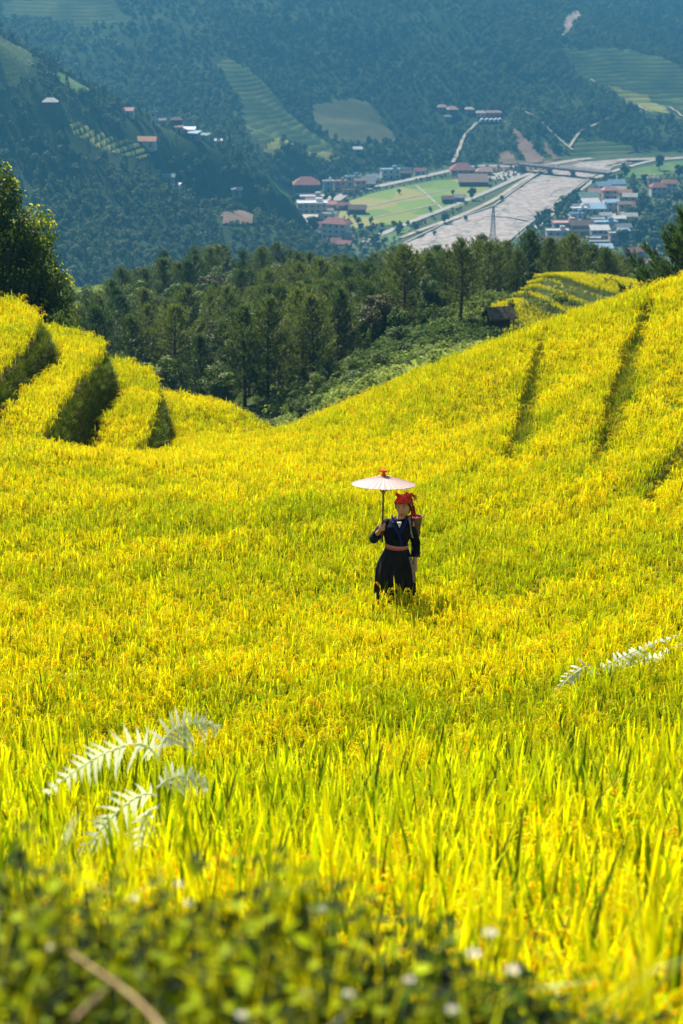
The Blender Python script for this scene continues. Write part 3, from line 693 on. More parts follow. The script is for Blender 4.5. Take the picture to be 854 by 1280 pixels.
# green crop of the clearing
x, y = jgrid(-45, -20, 172, 262, .8); m = inpoly(x, y, CLEAR); x, y = x[m], y[m]; n = len(x); s = rng.uniform(1.2, 2.0, n)
o = scatter('clearing_crop', np.stack([x, y, ground(x, y)], 1), np.stack([rng.normal(0, .1, n), rng.normal(0, .1, n), rng.uniform(0, 6.28, n)], 1), np.stack([s, s, s], 1), rng.integers(0, 5, n), rng.uniform(.8, 1, n), weed_p); o['kind'] = 'stuff'

# thatched hut
M_thatch = mat('thatch', (0.10, 0.075, 0.05), 0.95, 0.05, 3.0, (0.2, 0.16, 0.11), 0.05)
M_dwood = mat('dark_wood', (0.05, 0.035, 0.025), 0.85, 0.1, 3.0, (0.09, 0.06, 0.04), 0.02)
hx, hy, hz_ = P(624, 383, 114); gg = gz(hx, hy); g = hz_ - 1.37
hut = empty('field_hut', (hx, hy, g), .35, label='small brown thatched hut on posts beside the terraced knoll', cat='hut')
b = MB()
for s in (-1, 1):
    e = [(-1.35, 0, 1.75), (1.35, 0, 1.75), (1.45, s * 1.1, .98), (-1.45, s * 1.1, .98)]; e2 = [(a, b_, c - .12) for a, b_, c in e]
    b.add(e + e2, [(0, 1, 2, 3), (7, 6, 5, 4), (0, 4, 5, 1), (1, 5, 6, 2), (2, 6, 7, 3), (3, 7, 4, 0)])
b.build('roof', M_thatch, hut); hut.scale = (.62, .62, .78)
b = MB(); b.box((0.1, .25, .55), (2.0, 1.1, 1.0)); b.build('wall', M_dwood, hut)
for sx in (-1, 1):
    for sy in (-1, 1):
        b = MB(); b.tube([(sx * 1.2, sy * .85, min(-.3, (gg - g) / .78 - .3)), (sx * 1.2, sy * .85, 1.15)], .05, 6); b.build('post', M_dwood, hut)
# ================================================================== the valley, river, roads, villages
def hitw(px, py, h0=700, h1=2600): return hit(px, py, h0, h1, 900)
def vp(px, py, dz=0.0): x, y, z = onz(px, py, ZV); return (x, y)
def drape(name, poly, off, res, m, stepz=None, kind='structure', smooth=True, fun=None, wob=0.0, **k):
    P2 = np.array(poly); x0, y0 = P2.min(0); x1, y1 = P2.max(0); gx, gy = np.meshgrid(np.arange(x0, x1 + res, res), np.arange(y0, y1 + res, res), indexing='ij')
    wx = (fbm(gx / 18, gy / 18, 201, 3) - .5) * wob; wy = (fbm(gx / 18, gy / 18, 207, 3) - .5) * wob
    ins = inpoly(gx + wx, gy + wy, poly); z = ground(gx, gy)
    if stepz: q = z / stepz + (fbm(gx / 60, gy / 60, 211, 2) - .5) * .6; fl = np.floor(q); z = z + stepz * ((fl + sstep(.62, 1., q - fl)) - q)
    z = z + off; I = np.arange(gx.size).reshape(gx.shape)
    cell = ins[:-1, :-1] & ins[1:, :-1] & ins[1:, 1:] & ins[:-1, 1:]
    F = np.stack([I[:-1, :-1], I[1:, :-1], I[1:, 1:], I[:-1, 1:]], -1)[cell]
    if not len(F): print('empty drape', name); return None
    u, inv = np.unique(F, return_inverse=True); V = np.stack([gx.ravel()[u], gy.ravel()[u], z.ravel()[u]], 1)
    return link(name, npmesh(name, V, inv.reshape(-1, 4), [m], smooth=smooth), kind=kind, **k)
def ribbon(name, pl, w, off, m, kind='structure', flatz=None, smooth=3, **k):
    pl = resample(smoothpl(pl, smooth), 4.0); V = []; F = []
    ws = w if hasattr(w, '__len__') else [w, w]
    for i, p in enumerate(pl):
        a = pl[max(0, i - 1)]; b_ = pl[min(len(pl) - 1, i + 1)]; d = math.hypot(b_[0] - a[0], b_[1] - a[1]) or 1; nx, ny = -(b_[1] - a[1]) / d, (b_[0] - a[0]) / d
        ww = ws[0] + (ws[1] - ws[0]) * i / (len(pl) - 1)
        for s in (-.5, 0, .5): V.append((p[0] + nx * ww * s, p[1] + ny * ww * s, 0))
    V = np.array(V)
    zz = np.full(len(V), flatz) if flatz is not None else ground(V[:, 0], V[:, 1])
    zz = zz.reshape(-1, 3); zz[:] = zz.max(1, keepdims=True); V[:, 2] = zz.ravel() + off
    for i in range(len(pl) - 1):
        o = i * 3; F += [(o, o + 3, o + 4, o + 1), (o + 1, o + 4, o + 5, o + 2)]
    return link(name, npmesh(name, V, F, [m], smooth=True), kind=kind, **k)
M_gravel = mat('river_gravel', (0.22, 0.20, 0.17), 0.9, 0.1, 0.11, (0.48, 0.42, 0.36), 0.8)
M_silt = mat('silty_water', (0.28, 0.22, 0.18), 0.6, 0.3, 0.22, (0.50, 0.41, 0.35), 0.8)
M_conc = mat('pale_concrete', (0.34, 0.31, 0.27), 0.8, 0.2, 0.3, (0.44, 0.40, 0.35), 0.02)
M_track = mat('dirt_track', (0.38, 0.31, 0.23), 0.95, 0.1, 0.1, (0.5, 0.43, 0.34), 0.1)
M_slide = mat('bare_earth', (0.15, 0.10, 0.07), 0.95, 0.1, 0.05, (0.25, 0.17, 0.12), 1.0)
M_slidep = mat('pale_bare_earth', (0.42, 0.30, 0.24), 0.95, 0.1, 0.05, (0.52, 0.40, 0.33), 1.0)
def patchmat(name, cols, sc):
    m = bpy.data.materials.new(name); m.use_nodes = True; nt = m.node_tree; b = nt.nodes['Principled BSDF']; b.inputs['Roughness'].default_value = .9; b.inputs['Specular IOR Level'].default_value = .1
    tc = nt.nodes.new('ShaderNodeTexCoord'); v = nt.nodes.new('ShaderNodeTexVoronoi'); v.inputs['Scale'].default_value = sc; mp = nt.nodes.new('ShaderNodeMapping'); mp.inputs['Scale'].default_value = (1, .5, 0)
    nz = nt.nodes.new('ShaderNodeTexNoise'); nz.inputs['Scale'].default_value = sc * .8; mx = nt.nodes.new('ShaderNodeMix'); mx.data_type = 'VECTOR'; mx.inputs[0].default_value = .12
    r = nt.nodes.new('ShaderNodeValToRGB'); r.color_ramp.interpolation = 'CONSTANT'; s = nt.nodes.new('ShaderNodeSeparateColor')
    for i, c in enumerate(cols):
        e = r.color_ramp.elements[0] if i == 0 else r.color_ramp.elements.new(i / len(cols))
        e.color = (*c, 1)
    nt.links.new(tc.outputs['Object'], mp.inputs[0]); nt.links.new(mp.outputs[0], v.inputs['Vector']); nt.links.new(v.outputs['Color'], s.inputs[0]); nt.links.new(s.outputs[0], r.inputs[0])
    nt.links.new(r.outputs[0], b.inputs['Base Color']); return m
M_plots = patchmat('valley_plots', [(.17, .25, .05), (.20, .28, .06), (.25, .28, .06), (.15, .23, .05), (.22, .29, .07), (.32, .29, .09), (.17, .26, .05)], .045)
M_terr = mat('terrace_green', (0.045, 0.08, 0.025), .95, .05, .03, (0.11, 0.14, 0.04), .5)
M_terry = mat('terrace_yellow', (0.15, 0.18, 0.04), .95, .05, .04, (0.30, 0.30, 0.07), .5)
M_brown = mat('fallow_brown', (0.065, 0.08, 0.035), .95, .05, .03, (0.11, 0.11, 0.055), .5)
M_grassf = mat('valley_grass', (0.10, 0.17, 0.05), .95, .05, .05, (0.16, 0.24, 0.07), .3)

# flat sheets on the valley floor, each a little above the one below
def flat(name, pix, off, m, it=1, wob=0, **k):
    pl = [vp(*q) for q in pix]; c = smoothpl(pl + [pl[0]], it)[:-1]
    if wob:
        c = resample(c + [c[0]], 5)[:-1]; c = [(a + wob * (float(vnoise(a / 14, b_ / 14, 301)) - .5), b_ + wob * 1.6 * (float(vnoise(a / 11, b_ / 11, 303)) - .5)) for a, b_ in c]
    return link(name, npmesh(name, [(a, b_, ZV + off) for a, b_ in c], [tuple(range(len(c)))], [m]), kind='structure', **k)
flat('river_bed', [(505, 306), (557, 280), (617, 259), (642, 240), (672, 219), (707, 205), (777, 199.3), (860, 195.5), (950, 193), (950, 196), (854, 198), (787, 202.3), (752, 216), (727, 230), (697, 255), (657, 285), (625, 312), (560, 345), (440, 345)], .25, M_gravel, 2, 7)
flat('river_water', [(560, 306), (600, 284), (640, 262), (664, 240), (690, 220), (716, 209), (790, 200.2), (854, 196.6), (854, 197.4), (795, 201.5), (750, 213), (722, 228), (700, 243), (672, 262), (640, 284), (610, 306), (590, 330), (520, 340)], .40, M_silt, 2, 16)
flat('river_water', [(505, 314), (545, 292), (590, 274), (622, 262), (634, 252), (640, 255), (615, 272), (570, 292), (530, 312)], .42, M_silt, 2, 12)
flat('green_field', [(436, 252), (470, 240), (562, 222), (617, 231), (600, 246), (577, 259), (527, 272), (497, 281), (462, 283), (420, 290), (425, 262)], .22, M_plots)
flat('green_field', [(756, 223), (800, 209), (856, 200), (960, 198), (960, 214), (854, 213), (815, 222), (780, 226)], .22, M_grassf)
flat('green_field', [(470, 300), (500, 283), (520, 279), (505, 296), (480, 312)], .22, M_grassf)
flat('dry_ground', [(600, 205), (650, 202), (725, 200), (735, 204), (700, 211), (660, 217), (610, 213)], .22, M_slide)
flat('village_square', [(754, 281), (757, 259), (769, 256), (772, 262), (768, 281)], .45, M_track)
flat('village_square', [(608, 219), (640, 213), (654, 219), (640, 226), (612, 225)], .45, M_conc)
ribbon('road', [vp(*q) for q in ((418, 252), (432, 242), (500, 228), (562, 214), (592, 207.5), (620, 208), (655, 210), (690, 206), (722, 200), (740, 198.5))], (7, 7), .5, M_conc, flatz=ZV)
ribbon('road', [vp(*q) for q in ((408, 246), (411, 255), (408, 262), (413, 272), (418, 282), (424, 292))], (7, 7), .5, M_track, flatz=ZV)
ribbon('levee_road', [vp(*q) for q in ((455, 304), (490, 288), (527, 273), (577, 254), (615, 238), (640, 226), (672, 214))], (4.5, 4.5), .55, M_conc, flatz=ZV)
ribbon('levee_road', [vp(*q) for q in ((500, 298), (540, 283), (577, 270), (620, 250), (645, 232), (668, 218))], (3.5, 3.5), .5, M_track, flatz=ZV)
ribbon('levee_road', [vp(*q) for q in ((690, 263), (710, 248), (727, 236), (744, 224), (758, 217), (800, 205), (817, 201), (856, 198.3), (940, 195))], (4.5, 4.5), .5, M_conc, flatz=ZV)
ribbon('levee_road', [vp(*q) for q in ((664, 290), (690, 268), (712, 246), (735, 226), (742, 221))], (3.5, 3.5), .5, M_track, flatz=ZV)
ribbon('weir', [vp(*q) for q in ((614, 271), (634, 272), (660, 277))], (3, 3), .9, M_conc, flatz=ZV)
for a in (((444, 262), (500, 250), (560, 238)), ((470, 272), (520, 262), (575, 248)), ((520, 232), (540, 250), (556, 264))):
    ribbon('field_path', [vp(*q) for q in a], (1.5, 1.5), .45, M_track, flatz=ZV)
# river bank walls
for pix in (((510, 303), (557, 279.5), (617, 258.5), (642, 239.5), (672, 218.5), (700, 207)), ((628, 309), (657, 284.5), (697, 254.5), (727, 229.5), (750, 216.8))):
    pl = resample([vp(*q) for q in pix], 6); mb = MB()
    for a, b_ in zip(pl[:-1], pl[1:]):
        mb.box(((a[0] + b_[0]) / 2, (a[1] + b_[1]) / 2, ZV + .45), (math.hypot(b_[0] - a[0], b_[1] - a[1]) + .3, 1.2, .9), math.atan2(b_[1] - a[1], b_[0] - a[0]))
    tag(mb.build('river_wall', M_conc), 'long pale embankment wall on the %s bank of the river' % ('field' if pix[0][0] == 510 else 'village'), 'wall')

# bridge
M_bridge = mat('bridge_concrete', (0.20, 0.19, 0.18), .8, .2, .4, (.3, .28, .26), .05)
A_ = vp(650, 214); B_ = vp(762, 226); L_ = math.hypot(B_[0] - A_[0], B_[1] - A_[1]); az = math.atan2(B_[1] - A_[1], B_[0] - A_[0])
br = empty('road_bridge', (A_[0], A_[1], ZV), az, label='long low grey road bridge crossing the wide river bed', cat='bridge')
mb = MB(); mb.box((L_ / 2, 0, 5.0), (L_, 7, 1.1)); mb.box((L_ / 2, 0, 4.2), (L_, 4, .8)); mb.build('deck', M_bridge, br)
for s in (-1, 1):
    mb = MB(); mb.box((L_ / 2, s * 3.4, 6.35), (L_, .18, .18)); mb.box((L_ / 2, s * 3.4, 5.95), (L_, .12, .12))
    for k in range(int(L_ / 4)): mb.box((k * 4 + 1, s * 3.4, 5.9), (.2, .2, .8))
    mb.build('railing', M_conc, br)
for t in (.34, .60):
    mb = MB(); mb.box((L_ * t, 0, 1.9), (1.6, 3.4, 3.9)); mb.box((L_ * t, 0, 3.5), (2.2, 6.2, .7)); mb.box((L_ * t, 0, .5), (3, 4.6, 1)); mb.build('pier', M_bridge, br)
for t in (.0, 1.0):
    mb = MB(); mb.box((L_ * t, 0, 2.0), (6, 7.5, 4.0), taper=.8); mb.build('abutment', M_bridge, br)
# steel pylon
M_steel = mat('galvanised_steel', (.25, .26, .27), .5, .5, metal=.6)
x, y = vp(616, 301); mb = MB(); Hh = 19.0
for sx in (-1, 1):
    for sy in (-1, 1): mb.tube([(sx * 1.3, sy * 1.3, 0), (sx * .35, sy * .35, Hh)], .14, 4)
for k in range(9):
    t = k / 9; w = 1.3 - .95 * t; t2 = (k + 1) / 9; w2 = 1.3 - .95 * t2
    for sx, sy, ex, ey in ((-1, -1, 1, -1), (1, -1, 1, 1), (1, 1, -1, 1), (-1, 1, -1, -1)): mb.tube([(sx * w, sy * w, t * Hh), (ex * w2, ey * w2, t2 * Hh)], .08, 4); mb.tube([(ex * w, ey * w, t * Hh), (sx * w2, sy * w2, t2 * Hh)], .08, 4)
py_ = empty('steel_pylon', (x, y, ZV), .3, label='thin steel lattice pylon standing at the edge of the river', cat='pylon'); mb.build('lattice', M_steel, py_)
for z in (Hh - .5, Hh - 3): mb = MB(); mb.box((0, 0, z), (5, .25, .25)); mb.build('cross_arm', M_steel, py_)

# ---------------- hillside patches
HOLES = []
def wpoly(pix, h0=700, h1=2600): return [hitw(px, py, h0, h1)[:2] for px, py in pix]
def patch(name, pix, m, stepz=None, res=2.0, off=.9, h0=1100, h1=2600, hole=True, wob=10):
    pl = wpoly(pix, h0, h1)
    if hole: HOLES.append(pl)
    return drape(name, pl, off, res, m, stepz, wob=wob)
patch('terraced_slope', [(0, 0), (148, 0), (146, 30), (96, 38), (60, 26), (0, 22)], M_terr, 2.6)
patch('terraced_slope', [(262, 76), (310, 84), (345, 120), (370, 150), (400, 172), (424, 196), (400, 204), (330, 198), (306, 170), (300, 130)], M_terr, 2.6)
patch('terraced_slope', [(322, 188), (400, 190), (428, 198), (410, 206), (340, 203)], M_terry, 2.0, off=1.6, hole=False)
patch('fallow_field', [(388, 130), (455, 126), (480, 150), (496, 178), (450, 186), (415, 176), (392, 158)], M_brown)
patch('terraced_slope', [(700, 60), (790, 62), (860, 92), (860, 150), (806, 150), (770, 120), (715, 90)], M_terr, 2.6)
patch('terraced_slope', [(760, 108), (812, 120), (850, 146), (800, 138)], M_terry, 2.6, off=1.6, hole=False)
patch('terraced_slope', [(690, 178), (740, 172), (800, 186), (780, 195), (715, 197)], M_terr, 2.0)
patch('terraced_slope', [(740, -30), (810, -28), (815, 4), (756, 4)], M_terr, 2.6)
patch('landslide', [(700, 46), (706, 24), (716, 16), (729, 17), (722, 30), (712, 42), (706, 48)], M_slidep, wob=6)
patch('landslide', [(628, 148), (640, 158), (668, 184), (684, 204), (660, 207), (646, 184), (632, 162)], M_slide, wob=6)
patch('landslide', [(676, 168), (686, 182), (703, 200), (690, 203), (680, 190)], M_slide, wob=6)
patch('landslide', [(622, 192), (640, 188), (650, 206), (626, 208)], M_slide, wob=6)
def track(pix, w=3.5, m=M_track, h0=1100, h1=2600, off=1.3, nm='hill_track'):
    pl = wpoly(pix, h0, h1); r = ribbon(nm, pl, (w, w), off, m, smooth=2)
    for a, b_ in zip(pl[:-1], pl[1:]):
        d = math.hypot(b_[0] - a[0], b_[1] - a[1]) or 1; nx, ny = -(b_[1] - a[1]) / d * w * 1.1, (b_[0] - a[0]) / d * w * 1.1
        HOLES.append([(a[0] + nx, a[1] + ny), (b_[0] + nx, b_[1] + ny), (b_[0] - nx, b_[1] - ny), (a[0] - nx, a[1] - ny)])
    return r
track([(566, 206), (574, 192), (576, 178), (584, 168), (596, 156)], 2.6)
track([(712, 186), (722, 170), (738, 160), (760, 150)], 2)
track([(738, 100), (760, 118), (790, 132), (815, 142)], 1.6)
track([(654, 142), (680, 158), (700, 176), (716, 190)], 1.5)
track([(800, 132), (830, 134), (858, 150)], 1.6)
# left spur
HOLES.append([hitw(px, py, 780, 1060)[:2] for px, py in ((78, 146), (125, 158), (165, 168), (205, 190), (200, 208), (150, 206), (118, 196), (86, 182))])
HOLES.append([hitw(px, py, 780, 1060)[:2] for px, py in ((-10, 40), (20, 42), (56, 76), (44, 104), (20, 124), (-10, 124))])
patch('terraced_slope', [(-10, 44), (16, 44), (32, 60), (50, 76), (36, 96), (20, 114), (-10, 116)], M_terr, 2.0, 1.4, h0=780, h1=1060)
patch('terraced_slope', [(84, 150), (120, 162), (160, 172), (196, 192), (184, 200), (150, 196), (120, 186), (92, 172)], M_terry, 2.6, 1.2, h0=780, h1=1060, wob=3)
patch('landslide', [(272, 268), (300, 266), (322, 272), (320, 282), (296, 284), (275, 282)], M_slide, None, 1.5, h0=780, h1=1060, wob=6)
patch('grass_slope', [(338, 196), (352, 222), (368, 244), (352, 262), (342, 240), (330, 214)], M_grassf, None, 1.5, h0=780, h1=1060, wob=14)
patch('grass_slope', [(66, 90), (100, 104), (120, 118), (100, 120), (72, 104)], M_grassf, None, 1.5, h0=780, h1=1060, wob=14)

# ---------------- houses
def cm(name, c, r=.8): return mat(name, c, r, .2, .5, tuple(v * .8 for v in c), 0)
WALLS = {'white': cm('white_plaster', (.72, .71, .68)), 'cream': cm('cream_plaster', (.62, .54, .40)), 'grey': cm('grey_plaster', (.34, .34, .34)), 'blue': cm('pale_blue_plaster', (.42, .52, .58)), 'pink': cm('pink_plaster', (.62, .42, .36)),
         'brown': cm('timber_wall', (.13, .09, .07)), 'brick': cm('brick_wall', (.36, .17, .11)), 'green': cm('green_plaster', (.34, .44, .36))}
ROOFS = {'red': cm('red_roof', (.38, .15, .12)), 'orange': cm('orange_tiles', (.58, .26, .15)), 'grey': cm('fibre_cement', (.30, .30, .30)), 'white': cm('white_sheet_roof', (.82, .82, .82), .4), 'blue': cm('blue_sheet_roof', (.30, .44, .55), .5),
         'brown': cm('brown_roof', (.20, .13, .10)), 'pink': cm('faded_red_roof', (.55, .32, .28)), 'pale': cm('pale_concrete_roof', (.55, .53, .50)), 'green': cm('green_sheet_roof', (.22, .34, .28)), 'cream': cm('cream_roof', (.66, .60, .48))}
M_win = mat('window_glass', (.03, .045, .06), .25, .5); M_door = mat('door_wood', (.12, .07, .05), .6)
def house(px, py, wpx, fl, roof, wc, rc, label, rz=None, depth=None, hill=None, name='house', group=None, fh=3.0):
    if hill: x, y, z = hitw(px, py, *hill); z = gz(x, y)
    else: x, y = vp(px, py); z = ZV
    dep = y * CP - z * SP; w = wpx * dep / FPX * (.85 if hill == SP_ else 1.08); d = depth or w * random.uniform(.55, .8); H = fl * fh
    if rz is None: rz = random.uniform(-.35, .35)
    e = empty(name, (x, y + d * .4, z), rz, label=label, cat='house', group=group)
    b = MB(); b.box((0, 0, H / 2 - 1), (w, d, H + 2)); wm = b.build('wall', WALLS[wc], e)
    b = MB(); R_ = ROOFS[rc]
    if roof == 'flat':
        b.box((0, 0, H + .15), (w + .8, d + .8, .3))
        for s in (-1, 1): b.box((s * (w / 2 + .3), 0, H + .5), (.2, d + .4, .5)); b.box((0, s * (d / 2 + .3), H + .5), (w + .8, .2, .5))
        if fl > 1: b.box((w * .25, d * .15, H + 1.3), (w * .22, d * .35, 2.1))
    elif roof == 'shed':
        V = [(-w / 2 - .6, -d / 2 - .8, H - .1), (w / 2 + .6, -d / 2 - .8, H - .1), (w / 2 + .6, d / 2 + .5, H + d * .22), (-w / 2 - .6, d / 2 + .5, H + d * .22)]; V += [(a, b_, c + .18) for a, b_, c in V]
        b.add(V, [(3, 2, 1, 0), (4, 5, 6, 7), (0, 1, 5, 4), (1, 2, 6, 5), (2, 3, 7, 6), (3, 0, 4, 7)])
    else:
        rh = min(w, d) * .32 + .3; ix = 0 if roof == 'gable' else min(w, d) * .45; W2, D2 = w / 2 + .6, d / 2 + .7
        V = [(-W2, -D2, H), (W2, -D2, H), (W2, D2, H), (-W2, D2, H), (-W2 + ix, 0, H + rh), (W2 - ix, 0, H + rh)]
        b.add(V, [(0, 1, 5, 4), (2, 3, 4, 5), (1, 2, 5), (3, 0, 4), (3, 2, 1, 0)])
    b.build('roof', R_, e)
    n = max(1, min(5, int(w / 3.2)))
    for f in range(fl):
        for k in range(n):
            X = -w / 2 + (k + .5) * w / n
            if f == 0 and k == n // 2:
                b = MB(); b.box((X, -d / 2 - .03, 1.05), (1.2, .1, 2.1)); b.build('door', M_door, e)
            else:
                b = MB(); b.box((X, -d / 2 - .03, f * fh + 1.75), (1.3, .1, 1.3)); b.build('window', M_win, e)
    if fl >= 2 and w > 9:
        b = MB(); b.box((0, -d / 2 - .6, fh + .05), (w * .9, 1.2, .15)); b.box((0, -d / 2 - 1.15, fh + .55), (w * .9, .08, .9)); b.build('balcony', WALLS['white'], e)
    HS.append((x, y, max(w, d) * .75)); return e
HS = []
SP_ = (800, 1065); MT = (1180, 1700)
